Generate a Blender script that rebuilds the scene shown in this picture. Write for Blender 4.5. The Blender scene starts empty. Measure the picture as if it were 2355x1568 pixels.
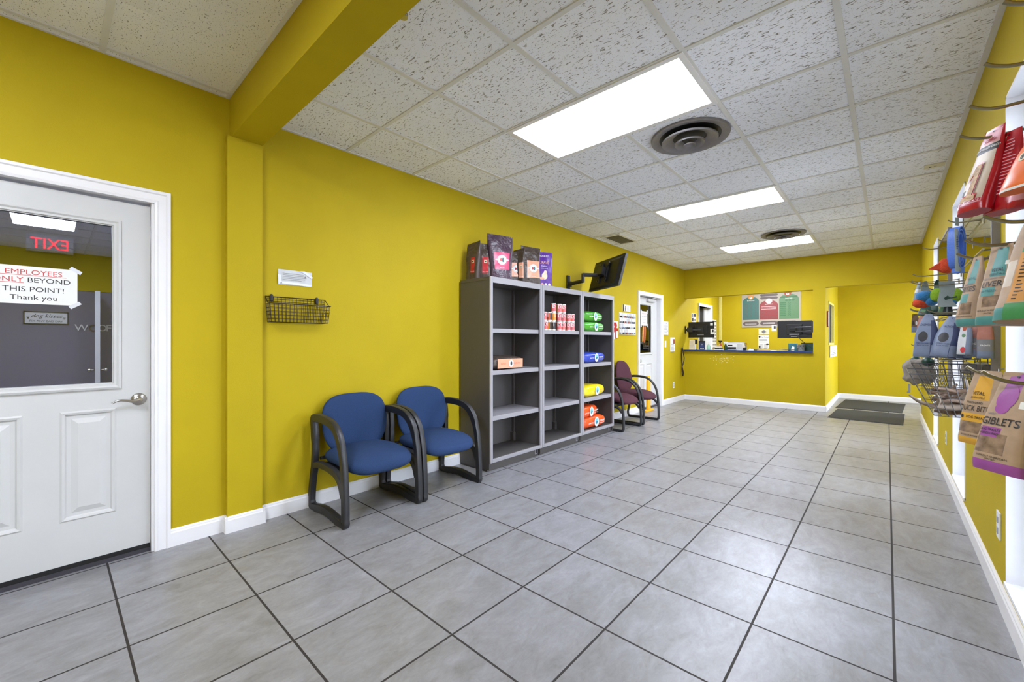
import bpy, bmesh, math, random
from mathutils import Vector, Matrix, noise
random.seed(7)
PI = math.pi
SC = bpy.context.scene
COL = SC.collection

# ---------------------------------------------------------------- camera, world, exposure
FPX, YAW, HCAM = 957.0, 0.7336, 1.190
cam_d = bpy.data.cameras.new('camera'); cam = bpy.data.objects.new('camera', cam_d); COL.objects.link(cam)
cam_d.sensor_width = 36.0; cam_d.sensor_fit = 'HORIZONTAL'; cam_d.lens = FPX * 36.0 / 2355.0
cam_d.clip_start = 0.02; cam_d.clip_end = 200
cam.location = (0, 0, HCAM); cam.rotation_euler = (PI / 2, 0, YAW)
SC.camera = cam
SC.view_settings.view_transform = 'Standard'; SC.view_settings.look = 'None'
SC.view_settings.gamma = 1.0; SC.view_settings.exposure = 1.12
SC.view_settings.use_curve_mapping = False
SC.cycles.use_denoising = True
SC.cycles.max_bounces = 10; SC.cycles.diffuse_bounces = 6; SC.cycles.glossy_bounces = 5
SC.cycles.transparent_max_bounces = 16; SC.cycles.sample_clamp_indirect = 6
wd = bpy.data.worlds.new('world'); SC.world = wd; wd.use_nodes = True
wd.node_tree.nodes['Background'].inputs[0].default_value = (0.84, 0.93, 1.12, 1)
wd.node_tree.nodes['Background'].inputs[1].default_value = 8.5

# real daylight enters through these openings of the right wall: (y0, y1)
XR, XL, YF, HZ, HN = 0.385, -3.085, 8.70, 2.648, 2.72
WIN = [(-1.85, -1.25), (2.05, 2.77), (4.05, 4.74), (6.02, 6.55)]
WZ0, WZ1 = 0.135, 2.245
TROFFERS = [(-1.962, -0.762, 2.119, 2.719, HZ), (-1.962, -0.762, 4.519, 5.119, HZ), (-1.962, -0.762, 6.919, 7.519, HZ),
            (-1.82, -.62, -1.017, -.417, HN), (-2.5, -1.3, 9.6, 10.2, 2.6), (0.3, 0.9, 9.4, 10.0, 2.6)]
LAMP = 12.5

# ---------------------------------------------------------------- pixel rays (photo frame 2355x1568) onto known planes
CC, SS = math.cos(YAW), math.sin(YAW)
def ray(px, py):
    r = (px - 1177.5) / FPX
    return (r * CC - SS, r * SS + CC, -(py - 784) / FPX)
def onx(px, py, x):
    r = ray(px, py); t = x / r[0]; return Vector((x, r[1] * t, HCAM + r[2] * t))
def ony(px, py, y):
    r = ray(px, py); t = y / r[1]; return Vector((r[0] * t, y, HCAM + r[2] * t))
def onz(px, py, z):
    r = ray(px, py); t = (z - HCAM) / r[2]; return Vector((r[0] * t, r[1] * t, z))
def at(px, py, t):
    r = ray(px, py); return Vector((r[0] * t, r[1] * t, HCAM + r[2] * t))

# ---------------------------------------------------------------- materials
def lin(c):
    return tuple((v / 255 / 12.92 if v / 255 <= 0.04045 else ((v / 255 + 0.055) / 1.055) ** 2.4) for v in c) + (1,)
M = {}
def mat(key, rgb, rough=0.55, metal=0.0, var=0.06, scale=30, bump=0.0, bscale=None, spec=0.5, coat=0.0, emis=None, trans=None, sheen=0):
    m = bpy.data.materials.new(key); m.use_nodes = True
    nt = m.node_tree; b = nt.nodes['Principled BSDF']
    b.inputs['Roughness'].default_value = rough; b.inputs['Metallic'].default_value = metal
    b.inputs['Specular IOR Level'].default_value = spec; b.inputs['Coat Weight'].default_value = coat
    if sheen: b.inputs['Sheen Weight'].default_value = sheen
    col = lin(rgb)
    tc = nt.nodes.new('ShaderNodeTexCoord'); nz = nt.nodes.new('ShaderNodeTexNoise')
    nz.inputs['Scale'].default_value = scale; nz.inputs['Detail'].default_value = 3
    nt.links.new(tc.outputs['Object'], nz.inputs['Vector'])
    mr = nt.nodes.new('ShaderNodeMapRange')
    mr.inputs['To Min'].default_value = 1 - var; mr.inputs['To Max'].default_value = 1 + var
    mr.inputs['From Min'].default_value = .3; mr.inputs['From Max'].default_value = .7
    nt.links.new(nz.outputs['Fac'], mr.inputs['Value'])
    vm = nt.nodes.new('ShaderNodeVectorMath'); vm.operation = 'SCALE'; vm.inputs[0].default_value = col[:3]
    nt.links.new(mr.outputs['Result'], vm.inputs['Scale'])
    nt.links.new(vm.outputs['Vector'], b.inputs['Base Color'])
    if bump:
        n2 = nz
        if bscale:
            n2 = nt.nodes.new('ShaderNodeTexNoise'); n2.inputs['Scale'].default_value = bscale
            nt.links.new(tc.outputs['Object'], n2.inputs['Vector'])
        bp = nt.nodes.new('ShaderNodeBump'); bp.inputs['Strength'].default_value = bump; bp.inputs['Distance'].default_value = 0.01
        nt.links.new(n2.outputs['Fac'], bp.inputs['Height']); nt.links.new(bp.outputs['Normal'], b.inputs['Normal'])
    if emis:
        b.inputs['Emission Color'].default_value = lin(rgb); b.inputs['Emission Strength'].default_value = emis
    if trans is not None:
        t = nt.nodes.new('ShaderNodeBsdfTransparent'); g = nt.nodes.new('ShaderNodeBsdfGlossy'); g.inputs['Roughness'].default_value = 0.0
        t.inputs[0].default_value = (trans[0], trans[1], trans[2], 1)
        fr = nt.nodes.new('ShaderNodeFresnel'); fr.inputs[0].default_value = trans[3] if len(trans) > 3 else 1.5
        mx = nt.nodes.new('ShaderNodeMixShader')
        nt.links.new(fr.outputs[0], mx.inputs[0]); nt.links.new(t.outputs[0], mx.inputs[1]); nt.links.new(g.outputs[0], mx.inputs[2])
        nt.links.new(mx.outputs[0], nt.nodes['Material Output'].inputs['Surface'])
    M[key] = m
    return m

mat('yellow', (183, 161, 7), 0.70, var=.035, scale=3, bump=.12, bscale=160, spec=.3)
mat('white_trim', (232, 231, 232), 0.35, var=.015, scale=8)
mat('white_door', (198, 198, 196), 0.42, var=.02, scale=5, bump=.03, bscale=40)
mat('reveal', (235, 236, 240), 0.5, var=.01)
mat('grey_metal', (84, 80, 78), 0.42, var=.10, scale=420, spec=.5, bump=.05)  # darker copy: the shade inside the shelving is put into the colour
mat('grey_metal_light', (150, 147, 150), 0.40, var=.03, scale=300)  # lighter copy of the same metal, coloured as the better lit fronts
mat('frame_black', (38, 38, 41), 0.42, var=.06, scale=60, bump=.05, bscale=300)
mat('black', (22, 22, 24), 0.45)
mat('black_gloss', (20, 20, 26), 0.22)
mat('blue_fabric', (42, 62, 98), 0.9, var=.22, scale=420, bump=.35, spec=.2)
mat('maroon_fabric', (80, 46, 56), 0.9, var=.22, scale=400, bump=.35, spec=.2)
mat('chrome', (200, 195, 185), 0.22, 1.0, var=.04)
mat('nickel', (178, 174, 168), 0.28, 1.0, var=.03)
mat('hook_metal', (150, 144, 122), 0.30, 1.0, var=.08)
mat('wire_grey', (104, 104, 106), 0.38, 0.9, var=.08)
mat('wire_black', (48, 36, 26), 0.4, 0.3)
mat('paper', (226, 226, 222), 0.6, var=.02)
mat('paper_warm', (222, 208, 178), 0.6, var=.03)
mat('paper_grey', (196, 198, 200), 0.3, var=.06, scale=12)
mat('tape', (216, 218, 222), 0.25, var=.04)
mat('ink', (38, 38, 42), 0.5)
mat('ink_grey', (120, 120, 124), 0.5)
mat('ink_red', (196, 62, 62), 0.5)
mat('ink_white', (238, 236, 232), 0.5)
mat('ink_blue', (50, 70, 140), 0.5)
mat('mat_rubber', (44, 46, 50), 0.75, var=.3, scale=90, bump=.6, bscale=120)
mat('counter_blue', (28, 52, 112), 0.3, var=.04)
mat('counter_grey', (150, 160, 170), 0.35, var=.05)
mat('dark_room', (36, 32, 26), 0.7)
mat('grey_wall', (116, 116, 136), 0.7, var=.02)
mat('asphalt', (190, 188, 184), 0.9)  # unseen paving, made pale to bounce daylight up to the ceiling
mat('mirror', (214, 216, 214), 0.02, 1.0, var=.0)
mat('diffuser_grey', (128, 124, 126), 0.45, .35, var=.08, scale=30)
mat('vent_dark', (34, 34, 36), 0.6)
mat('cream_plate', (214, 210, 190), .5)
mat('plastic_white', (226, 226, 224), .4, var=.02)
mat('plastic_grey', (168, 170, 176), .4)
mat('bag_plum', (66, 46, 60), .33, var=.25, scale=25, bump=.5, bscale=45)
mat('bag_brown', (70, 58, 50), .35, var=.22, scale=25, bump=.5, bscale=45)
mat('bag_purple', (84, 32, 140), .35, var=.08, bump=.2, bscale=40)
mat('lab_pink', (206, 60, 104), .35, var=.06)
mat('lab_peach', (222, 160, 128), .35, var=.05)
mat('lab_orange', (226, 92, 40), .35, var=.08)
mat('lab_red', (178, 30, 40), .35, var=.06)
mat('logo_white', (226, 232, 236), .4)
mat('logo_blue', (120, 190, 220), .4)
mat('bag_green', (66, 150, 42), .28, var=.14, scale=14, bump=.5, bscale=30)
mat('bag_blue', (44, 66, 170), .28, var=.12, scale=14, bump=.5, bscale=30)
mat('bag_yellow', (236, 214, 20), .28, var=.08, scale=14, bump=.5, bscale=30)
mat('bag_orange', (226, 84, 28), .28, var=.1, scale=14, bump=.5, bscale=30)
mat('sign_yellow', (240, 176, 20), .4)
mat('can_white', (226, 220, 214), .35, .1)
mat('can_pink', (216, 96, 100), .35, .1)
mat('can_rust', (206, 84, 50), .35, .1)
mat('can_amber', (214, 140, 40), .35, .1)
mat('can_dark', (40, 38, 44), .35, .1)
mat('tin', (190, 188, 184), .3, .9)
mat('kraft', (170, 144, 118), .6, var=.08, scale=60)
mat('teal', (78, 142, 140), .45)
mat('teal_dark', (46, 104, 112), .45)
mat('green_lab', (60, 136, 78), .45)
mat('amber_kraft', (196, 134, 40), .5)
mat('mustard', (214, 162, 52), .5)
mat('violet', (150, 76, 150), .45)
mat('window_food', (134, 112, 96), .25, var=.45, scale=60)
mat('red_bag', (170, 14, 30), .3, var=.08)
mat('red_pale', (214, 150, 160), .4)
mat('food_pale', (196, 182, 164), .45, var=.06)
mat('food_chunk', (186, 152, 108), .6, var=.35, scale=120)
mat('orange_bag', (232, 108, 20), .35, var=.08)
mat('steel_bag', (110, 122, 146), .45, var=.06)
mat('navy', (40, 52, 90), .5)
mat('collar_blue', (74, 112, 196), .5, var=.1, scale=200)
mat('plush_blue', (44, 116, 170), .9, var=.1, bump=.4, bscale=200, sheen=.3)
mat('plush_red', (200, 70, 34), .9, var=.1, bump=.4, bscale=200)
mat('plush_green', (128, 166, 34), .9, var=.12, bump=.4, bscale=200)
mat('card_grey', (124, 134, 134), .55)
mat('dark_green', (26, 62, 50), .4, var=.3, scale=60)
mat('salmon', (166, 108, 94), .45, var=.15)
mat('cloth_grey', (140, 132, 122), .8, var=.1, scale=40, bump=.3)
mat('chew', (98, 76, 58), .75, var=.35, scale=25, bump=.6, bscale=60)
mat('arm_grey', (66, 66, 70), .45)
mat('antler', (120, 104, 88), .7, var=.25, scale=20, bump=.4)
mat('poster_bg', (166, 158, 144), .5, var=.01)
mat('poster_teal', (62, 104, 98), .5, var=.03)
mat('poster_red', (136, 54, 56), .5, var=.03)
mat('poster_leaf', (58, 104, 66), .5)
mat('poster_green', (88, 124, 88), .5, var=.03)
mat('poster_grey', (92, 80, 78), .5, var=.03)
mat('poster_tan', (204, 140, 66), .5, var=.1)
mat('poster_rust', (160, 66, 30), .5, var=.1)
mat('threshold', (74, 72, 80), .4, .4)
mat('exit_red', (230, 30, 40), .4, emis=6.0)
mat('clear_green', (150, 196, 176), .15, var=.02)
mat('lamp_grey', (190, 190, 190), .4)
mat('denim', (60, 70, 100), .8)
mat('glass', (255, 255, 255), trans=(.97, .98, .98))
mat('glass_dark', (255, 255, 255), trans=(.86, .88, .92, 1.7))
def lampmat(key, K):
    m = bpy.data.materials.new(key); m.use_nodes = True; nt = m.node_tree
    nt.nodes.remove(nt.nodes['Principled BSDF'])
    e = nt.nodes.new('ShaderNodeEmission'); e.inputs[0].default_value = (0.90, 0.96, 1.12, 1)
    tc = nt.nodes.new('ShaderNodeTexCoord'); sp = nt.nodes.new('ShaderNodeSeparateXYZ')
    nt.links.new(tc.outputs['Generated'], sp.inputs[0])
    w = nt.nodes.new('ShaderNodeMath'); w.operation = 'MULTIPLY'; w.inputs[1].default_value = 4 * PI
    nt.links.new(sp.outputs['Y'], w.inputs[0])
    s = nt.nodes.new('ShaderNodeMath'); s.operation = 'COSINE'; nt.links.new(w.outputs[0], s.inputs[0])
    mr = nt.nodes.new('ShaderNodeMapRange'); mr.inputs['From Min'].default_value = -1; mr.inputs['From Max'].default_value = 1
    mr.inputs['To Min'].default_value = LAMP * 1.25 * K; mr.inputs['To Max'].default_value = LAMP * .75 * K
    nt.links.new(s.outputs[0], mr.inputs['Value']); nt.links.new(mr.outputs[0], e.inputs[1])
    nt.links.new(e.outputs[0], nt.nodes['Material Output'].inputs['Surface']); M[key] = m
lampmat('lamp_panel', 1.0); lampmat('lamp_panel_new', 1.5)  # second copy is boosted to brighten far end, entry, reception and staff room

def node_mat(key, build):
    m = bpy.data.materials.new(key); m.use_nodes = True; nt = m.node_tree
    b = nt.nodes['Principled BSDF']; g = nt.nodes.new('ShaderNodeNewGeometry')
    def N(t, **k):
        n = nt.nodes.new(t)
        for a, v in k.items():
            if a == 'ins':
                for i, x in v.items(): n.inputs[i].default_value = x
            else: setattr(n, a, v)
        return n
    def L(a, b): nt.links.new(a, b)
    def math_(op, a, b_=None, c=None):
        n = N('ShaderNodeMath', operation=op)
        for i, x in enumerate((a, b_, c)):
            if x is None: continue
            if isinstance(x, (int, float)): n.inputs[i].default_value = x
            else: L(x, n.inputs[i])
        return n.outputs[0]
    build(nt, b, g, N, L, math_); M[key] = m

def floor_build(nt, b, g, N, L, mth):
    S, X0, Y0, G = 0.4433, -3.083, 0.2038, 0.0044
    sp = N('ShaderNodeSeparateXYZ'); L(g.outputs['Position'], sp.inputs[0])
    def cell(o, o0):
        q = mth('DIVIDE', mth('SUBTRACT', o, o0), S); return mth('FLOOR', q), mth('FRACT', q)
    ix, fx = cell(sp.outputs['X'], X0); iy, fy = cell(sp.outputs['Y'], Y0)
    def edge(f): return mth('MINIMUM', f, mth('SUBTRACT', 1.0, f))
    e = mth('MULTIPLY', mth('MINIMUM', edge(fx), edge(fy)), S)
    grout = mth('LESS_THAN', e, G)
    cb = N('ShaderNodeCombineXYZ'); L(ix, cb.inputs[0]); L(iy, cb.inputs[1])
    wn = N('ShaderNodeTexWhiteNoise', noise_dimensions='3D'); L(cb.outputs[0], wn.inputs['Vector'])
    # per tile shifted, slanted veining
    add = N('ShaderNodeVectorMath', operation='MULTIPLY_ADD'); L(wn.outputs['Color'], add.inputs[0]); add.inputs[1].default_value = (9, 9, 9); L(g.outputs['Position'], add.inputs[2])
    mp = N('ShaderNodeMapping'); mp.inputs['Rotation'].default_value = (0, 0, .6); mp.inputs['Scale'].default_value = (7, 3.4, 1); L(add.outputs[0], mp.inputs[0])
    n1 = N('ShaderNodeTexNoise', ins={'Scale': 1.3, 'Detail': 8, 'Roughness': .62, 'Distortion': .9}); L(mp.outputs[0], n1.inputs['Vector'])
    n2 = N('ShaderNodeTexNoise', ins={'Scale': 5.0, 'Detail': 6, 'Roughness': .75, 'Distortion': 1.2}); L(mp.outputs[0], n2.inputs['Vector'])
    f = mth('ADD', mth('MULTIPLY', n1.outputs['Fac'], .6), mth('MULTIPLY', n2.outputs['Fac'], .4))
    f = mth('ADD', f, mth('MULTIPLY', mth('SUBTRACT', wn.outputs['Value'], .5), .06))
    cr = N('ShaderNodeValToRGB'); L(f, cr.inputs[0])
    els = cr.color_ramp.elements; els[0].position = .33; els[0].color = lin((116, 114, 113)); els[1].position = .68; els[1].color = lin((152, 152, 157))
    mx = N('ShaderNodeMix', data_type='RGBA'); L(grout, mx.inputs['Factor']); L(cr.outputs[0], mx.inputs['A']); mx.inputs['B'].default_value = lin((42, 37, 34))
    L(mx.outputs['Result'], b.inputs['Base Color'])
    L(mth('ADD', mth('MULTIPLY', grout, .45), mth('ADD', .25, mth('MULTIPLY', n2.outputs['Fac'], .12))), b.inputs['Roughness'])
    bp = N('ShaderNodeBump', ins={'Strength': .14, 'Distance': .004})
    L(mth('SUBTRACT', n2.outputs['Fac'], mth('MULTIPLY', grout, 1.5)), bp.inputs['Height']); L(bp.outputs[0], b.inputs['Normal'])
node_mat('tile_floor', floor_build)

def ceil_build(pin):
    def f(nt, b, g, N, L, mth):
        sp = N('ShaderNodeSeparateXYZ'); L(g.outputs['Position'], sp.inputs[0])
        ix = mth('FLOOR', mth('DIVIDE', mth('ADD', sp.outputs['X'], 1.962), .6)); iy = mth('FLOOR', mth('DIVIDE', mth('SUBTRACT', sp.outputs['Y'], 1.519), .6))
        cb = N('ShaderNodeCombineXYZ'); L(ix, cb.inputs[0]); L(iy, cb.inputs[1])
        wn = N('ShaderNodeTexWhiteNoise', noise_dimensions='3D'); L(cb.outputs[0], wn.inputs['Vector'])
        add = N('ShaderNodeVectorMath', operation='MULTIPLY_ADD'); L(wn.outputs['Color'], add.inputs[0]); add.inputs[1].default_value = (5, 5, 5); L(g.outputs['Position'], add.inputs[2])
        mp = N('ShaderNodeMapping'); mp.inputs['Scale'].default_value = (40, 125, 1) if not pin else (100, 160, 1); L(add.outputs[0], mp.inputs[0])
        n1 = N('ShaderNodeTexNoise', ins={'Scale': 1.0, 'Detail': 1.5, 'Roughness': .5, 'Distortion': .8 if not pin else .1}); L(mp.outputs[0], n1.inputs['Vector'])
        n2 = N('ShaderNodeTexNoise', ins={'Scale': 260, 'Detail': 1}); L(g.outputs['Position'], n2.inputs['Vector'])
        thr = mth('ADD', .335 if not pin else .30, mth('MULTIPLY', wn.outputs['Value'], .02))
        m1 = N('ShaderNodeMapRange', ins={'From Min': 0, 'From Max': .03}); L(mth('SUBTRACT', n1.outputs['Fac'], thr), m1.inputs['Value'])
        m2 = N('ShaderNodeMapRange', ins={'From Min': .25, 'From Max': .31}); L(n2.outputs['Fac'], m2.inputs['Value'])
        k = mth('MULTIPLY', m1.outputs[0], m2.outputs[0])
        mx = N('ShaderNodeMix', data_type='RGBA'); L(k, mx.inputs['Factor']); mx.inputs['A'].default_value = lin((142, 139, 134))
        base = N('ShaderNodeVectorMath', operation='SCALE'); base.inputs[0].default_value = lin((242, 245, 253) if not pin else (234, 234, 232))[:3]
        L(mth('ADD', .93, mth('MULTIPLY', wn.outputs['Value'], .09)), base.inputs['Scale']); L(base.outputs[0], mx.inputs['B'])
        L(mx.outputs['Result'], b.inputs['Base Color']); b.inputs['Roughness'].default_value = .9
        bp = N('ShaderNodeBump', ins={'Strength': .6, 'Distance': .004}); L(k, bp.inputs['Height']); L(bp.outputs[0], b.inputs['Normal'])
    return f
node_mat('ceiling_tile', ceil_build(False)); node_mat('ceiling_pin', ceil_build(True))

# ---------------------------------------------------------------- mesh builder
def txt_mesh(s, size, align='LEFT', bold=False, shear=0):
    c = bpy.data.curves.new('t', 'FONT'); c.body = s; c.size = size; c.align_x = align; c.shear = shear
    c.resolution_u = 3
    if bold and not set('MKWN') & set(s): c.offset = size * .009
    o = bpy.data.objects.new('t', c); me = bpy.data.meshes.new_from_object(o)
    vs = [v.co.copy() for v in me.vertices]; fs = [tuple(p.vertices) for p in me.polygons]
    bpy.data.objects.remove(o); bpy.data.curves.remove(c); bpy.data.meshes.remove(me)
    return vs, fs

class G:
    def __init__(s): s.v = []; s.f = []; s.m = []; s.keys = []; s.parts = []
    def k(s, m):
        if m not in s.keys: s.keys.append(m)
        return s.keys.index(m)
    def add(s, vs, fs, m, T=None):
        n = len(s.v); nf = len(s.f); s.parts.append((n, n + len(vs), nf, nf + len(fs)))
        s.v += [tuple(T @ Vector(p)) if T is not None else tuple(p) for p in vs]
        i = s.k(m) if isinstance(m, str) else None
        for j, f in enumerate(fs):
            s.f.append(tuple(n + a for a in f)); s.m.append(i if i is not None else s.k(m[j]))
        return s
    def build_each(s, name, parent=None, **kw):
        """every separately added piece becomes an object of its own"""
        out = []
        for (v0, v1, f0, f1) in s.parts:
            q = G(); q.flat = getattr(s, 'flat', False); q.keys = list(s.keys)
            q.v = s.v[v0:v1]; q.f = [tuple(i - v0 for i in f) for f in s.f[f0:f1]]; q.m = s.m[f0:f1]
            out.append(q.build(name, parent=parent, **kw))
        return out
    def box(s, a, b, m='white_trim', T=None):
        x0, y0, z0 = a; x1, y1, z1 = b
        x0, x1 = min(x0, x1), max(x0, x1); y0, y1 = min(y0, y1), max(y0, y1); z0, z1 = min(z0, z1), max(z0, z1)
        vs = [(x, y, z) for x in (x0, x1) for y in (y0, y1) for z in (z0, z1)]
        return s.add(vs, [(0, 1, 3, 2), (4, 6, 7, 5), (0, 4, 5, 1), (2, 3, 7, 6), (0, 2, 6, 4), (1, 5, 7, 3)], m, T)
    def poly(s, pts, m, T=None): return s.add(pts, [tuple(range(len(pts)))], m, T)
    def loft(s, rings, m, closed=True, caps=True, T=None, wrap=False):
        vs = [p for r in rings for p in r]; n = len(rings[0]); fs = []; R = len(rings)
        for i in range(R if wrap else R - 1):
            for j in range(n if closed else n - 1):
                a, b_ = i * n + j, i * n + (j + 1) % n; c, d = ((i + 1) % R) * n + (j + 1) % n, ((i + 1) % R) * n + j
                fs.append((a, b_, c, d))
        if caps and not wrap: fs += [tuple(range(n))[::-1], tuple((R - 1) * n + j for j in range(n))]
        return s.add(vs, fs, m, T)
    def tube(s, pts, r, m, seg=8, wrap=False, T=None, sec=None, up=(0, 0, 1)):
        P = [Vector(p) for p in pts]; rings = []; n = len(P)
        R = r if isinstance(r, (list, tuple)) else [r] * n
        if sec is None: sec = [(math.cos(2 * PI * k / seg), math.sin(2 * PI * k / seg)) for k in range(seg)]
        prev = None
        for i in range(n):
            if wrap: t = P[(i + 1) % n] - P[i - 1]
            else: t = P[min(i + 1, n - 1)] - P[max(i - 1, 0)]
            t.normalize()
            if prev is None:
                u = Vector(up); u = u - t * u.dot(t)
                if u.length < 1e-3: u = Vector((1, 0, 0)) - t * t.x
            else: u = prev - t * prev.dot(t)
            u.normalize(); prev = u; w = t.cross(u)
            sc = 1.0
            rings.append([tuple(P[i] + (w * (a * R[i]) + u * (b_ * R[i])) * sc) for a, b_ in sec])
        return s.loft(rings, m, T=T, wrap=wrap)
    def lathe(s, prof, m, o=(0, 0, 0), seg=24, T=None, caps=True):
        rings = [[(o[0] + r * math.cos(2 * PI * k / seg), o[1] + r * math.sin(2 * PI * k / seg), o[2] + z) for k in range(seg)] for r, z in prof]
        return s.loft(rings, m, caps=caps, T=T)
    def sup(s, c, a, b, h, m, e1=.5, e2=.5, nu=24, nv=14, T=None, fn=None):
        sg = lambda x, e: math.copysign(abs(x) ** e, x)
        rings = []
        for i in range(nv + 1):
            ph = -PI / 2 + PI * (i + .02 * (i == 0) - .02 * (i == nv)) / nv
            ring = []
            for k in range(nu):
                th = 2 * PI * k / nu
                p = Vector((a * sg(math.cos(ph), e1) * sg(math.cos(th), e2), b * sg(math.cos(ph), e1) * sg(math.sin(th), e2), h * sg(math.sin(ph), e1)))
                if fn: p = fn(p)
                ring.append(tuple(p + Vector(c)))
            rings.append(ring)
        return s.loft(rings, m, T=T)
    def text(s, t, size, fn, m, align='LEFT', bold=False, at_=(0, 0), sx=1.0, shear=0):
        vs, fs = txt_mesh(t, size, align, bold, shear)
        return s.add([fn(p.x * sx + at_[0], p.y + at_[1]) for p in vs], fs, m)
    def build(s, name, parent=None, loc=None, rot=None, bevel=0.0, smooth=None, seg=2):
        me = bpy.data.meshes.new(name); me.from_pydata(s.v, [], s.f)
        for k in s.keys: me.materials.append(M[k])
        me.polygons.foreach_set('material_index', s.m)
        bm = bmesh.new(); bm.from_mesh(me)
        if s_open(s): pass
        else: bmesh.ops.recalc_face_normals(bm, faces=bm.faces)
        bm.to_mesh(me); bm.free()
        if smooth is not None:
            me.polygons.foreach_set('use_smooth', [True] * len(me.polygons)); me.set_sharp_from_angle(angle=math.radians(smooth))
        me.update()
        o = bpy.data.objects.new(name, me); COL.objects.link(o)
        if parent: o.parent = parent
        if loc is not None: o.location = loc
        if rot is not None: o.rotation_euler = rot if not isinstance(rot, (int, float)) else (0, 0, rot)
        if bevel:
            b = o.modifiers.new('bevel', 'BEVEL'); b.width = bevel; b.segments = seg; b.limit_method = 'ANGLE'; b.angle_limit = math.radians(40)
        return o
def s_open(s): return getattr(s, 'flat', False)
def flatG():
    g = G(); g.flat = True; return g

def tag(o, label=None, cat=None, group=None, kind=None):
    if label: o['label'] = label
    if cat: o['category'] = cat
    if group: o['group'] = group
    if kind: o['kind'] = kind
    return o
def thing(name, label, cat, loc=(0, 0, 0), rot=0, group=None):
    o = bpy.data.objects.new(name, None); COL.objects.link(o); o.location = loc
    o.rotation_euler = rot if not isinstance(rot, (int, float)) else (0, 0, rot)
    o.empty_display_size = .05
    return tag(o, label, cat, group)
def struct(g, name, **k): return tag(g.build(name, **k), kind='structure')
def dup(root, label, loc=None, rot=None, group=None):
    r = root.copy(); COL.objects.link(r); r['label'] = label
    if group: r['group'] = group
    if loc is not None: r.location = loc
    if rot is not None: r.rotation_euler = (0, 0, rot) if isinstance(rot, (int, float)) else rot
    kids = [c for c in bpy.data.objects if c.parent == root]
    for c in kids:
        n = c.copy(); COL.objects.link(n); n.parent = r
        for g in [x for x in bpy.data.objects if x.parent == c]:
            d = g.copy(); COL.objects.link(d); d.parent = n
    return r
def frame(o, U, V, eps=.0006):
    o, U, V = Vector(o), Vector(U), Vector(V); Nn = U.cross(V)
    def at_layer(k=1):
        return lambda u, v: tuple(o + U * u + V * v + Nn * (eps * k))
    return at_layer
def rect(g, f, u0, v0, u1, v1, m): g.poly([f(u0, v0), f(u1, v0), f(u1, v1), f(u0, v1)], m)
def oval(g, f, cu, cv, a, b, m, n=24, e=1.0):
    sg = lambda x: math.copysign(abs(x) ** e, x)
    g.poly([f(cu + a * sg(math.cos(2 * PI * k / n)), cv + b * sg(math.sin(2 * PI * k / n))) for k in range(n)], m)
def smooth_path(pts, n=6):
    P = [Vector(p) for p in pts]; out = []
    for i in range(len(P) - 1):
        p0, p1, p2, p3 = P[max(i - 1, 0)], P[i], P[i + 1], P[min(i + 2, len(P) - 1)]
        for k in range(n):
            t = k / n
            out.append(.5 * ((2 * p1) + (p2 - p0) * t + (2 * p0 - 5 * p1 + 4 * p2 - p3) * t * t + (3 * p1 - p0 - 3 * p2 + p3) * t ** 3))
    out.append(P[-1]); return out
def lines(g, f, u0, u1, v, rows, gap, m, th=.25, jag=True):
    for i in range(rows):
        w = (u1 - u0) * (random.uniform(.65, 1) if jag else 1)
        rect(g, f, u0, v - i * gap - gap * th, u0 + w, v - i * gap, m)

# ================================================================ the setting
g = G(); g.box((-10.6, -3.2, -.08), (2.2, 11.4, 0), 'tile_floor'); struct(g, 'floor')
g = G(); g.box((.55, -8, -.14), (14, 18, -.081), 'asphalt'); struct(g, 'ground')
WT = .12
g = G()                                                          # left wall with its three door openings
z2 = 2.03
for y0, y1, z0, z1 in [(-3.12, -.46, 0, 2.8), (-.46, .394, 1.985, 2.8), (.394, 6.61, 0, 2.8), (6.61, 7.51, 1.985, 2.8), (7.51, 9.58, 0, 2.8), (9.58, 10.42, 1.965, 2.8), (10.42, 11.1, 0, 2.8)]:
    g.box((XL - WT, y0, z0), (XL, y1, z1), 'yellow')
struct(g, 'wall_left')
g = G()                                                          # right wall, pierced by the tall windows
ys = [-3.12] + [v for w in WIN for v in w] + [8.85]
for i in range(0, len(ys), 2): g.box((XR, ys[i], 0), (XR + .16, ys[i + 1], 2.8), 'yellow')
for a, b in WIN: g.box((XR, a, 0), (XR + .16, b, WZ0), 'yellow'); g.box((XR, a, WZ1), (XR + .16, b, 2.8), 'yellow')
struct(g, 'wall_right')
g = G()
g.box((XL, YF, 0), (-.77, YF + .15, .985), 'yellow'); g.box((-.936, YF, .985), (-.77, YF + .15, 2.8), 'yellow')
g.box((XL, YF, 2.064), (-.936, YF + .15, 2.8), 'yellow'); g.box((-.77, YF, 2.092), (XR, YF + .15, 2.8), 'yellow')
struct(g, 'wall_far')
g = G(); g.box((XL - WT, 11.1, 0), (2.0, 11.22, 2.8), 'yellow'); struct(g, 'wall_hall_back')
g = G(); g.box((XR + .16, 8.73, 0), (1.72, 8.85, 2.8), 'yellow'); struct(g, 'wall_hall_front')
g = G()
for y0, y1, z0, z1 in [(8.85, 9.19, 0, 2.8), (10.20, 11.1, 0, 2.8), (9.19, 10.20, 0, 1.12), (9.19, 10.20, 1.895, 2.8)]:
    g.box((-.93, y0, z0), (-.77, y1, z1), 'yellow')
struct(g, 'wall_hall_left')
g = G()
for y0, y1, z0, z1 in [(8.85, 9.0, 0, 2.8), (10.75, 11.1, 0, 2.8), (9.0, 10.75, 2.25, 2.8)]: g.box((1.6, y0, z0), (1.72, y1, z1), 'yellow')
struct(g, 'wall_hall_right')
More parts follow.
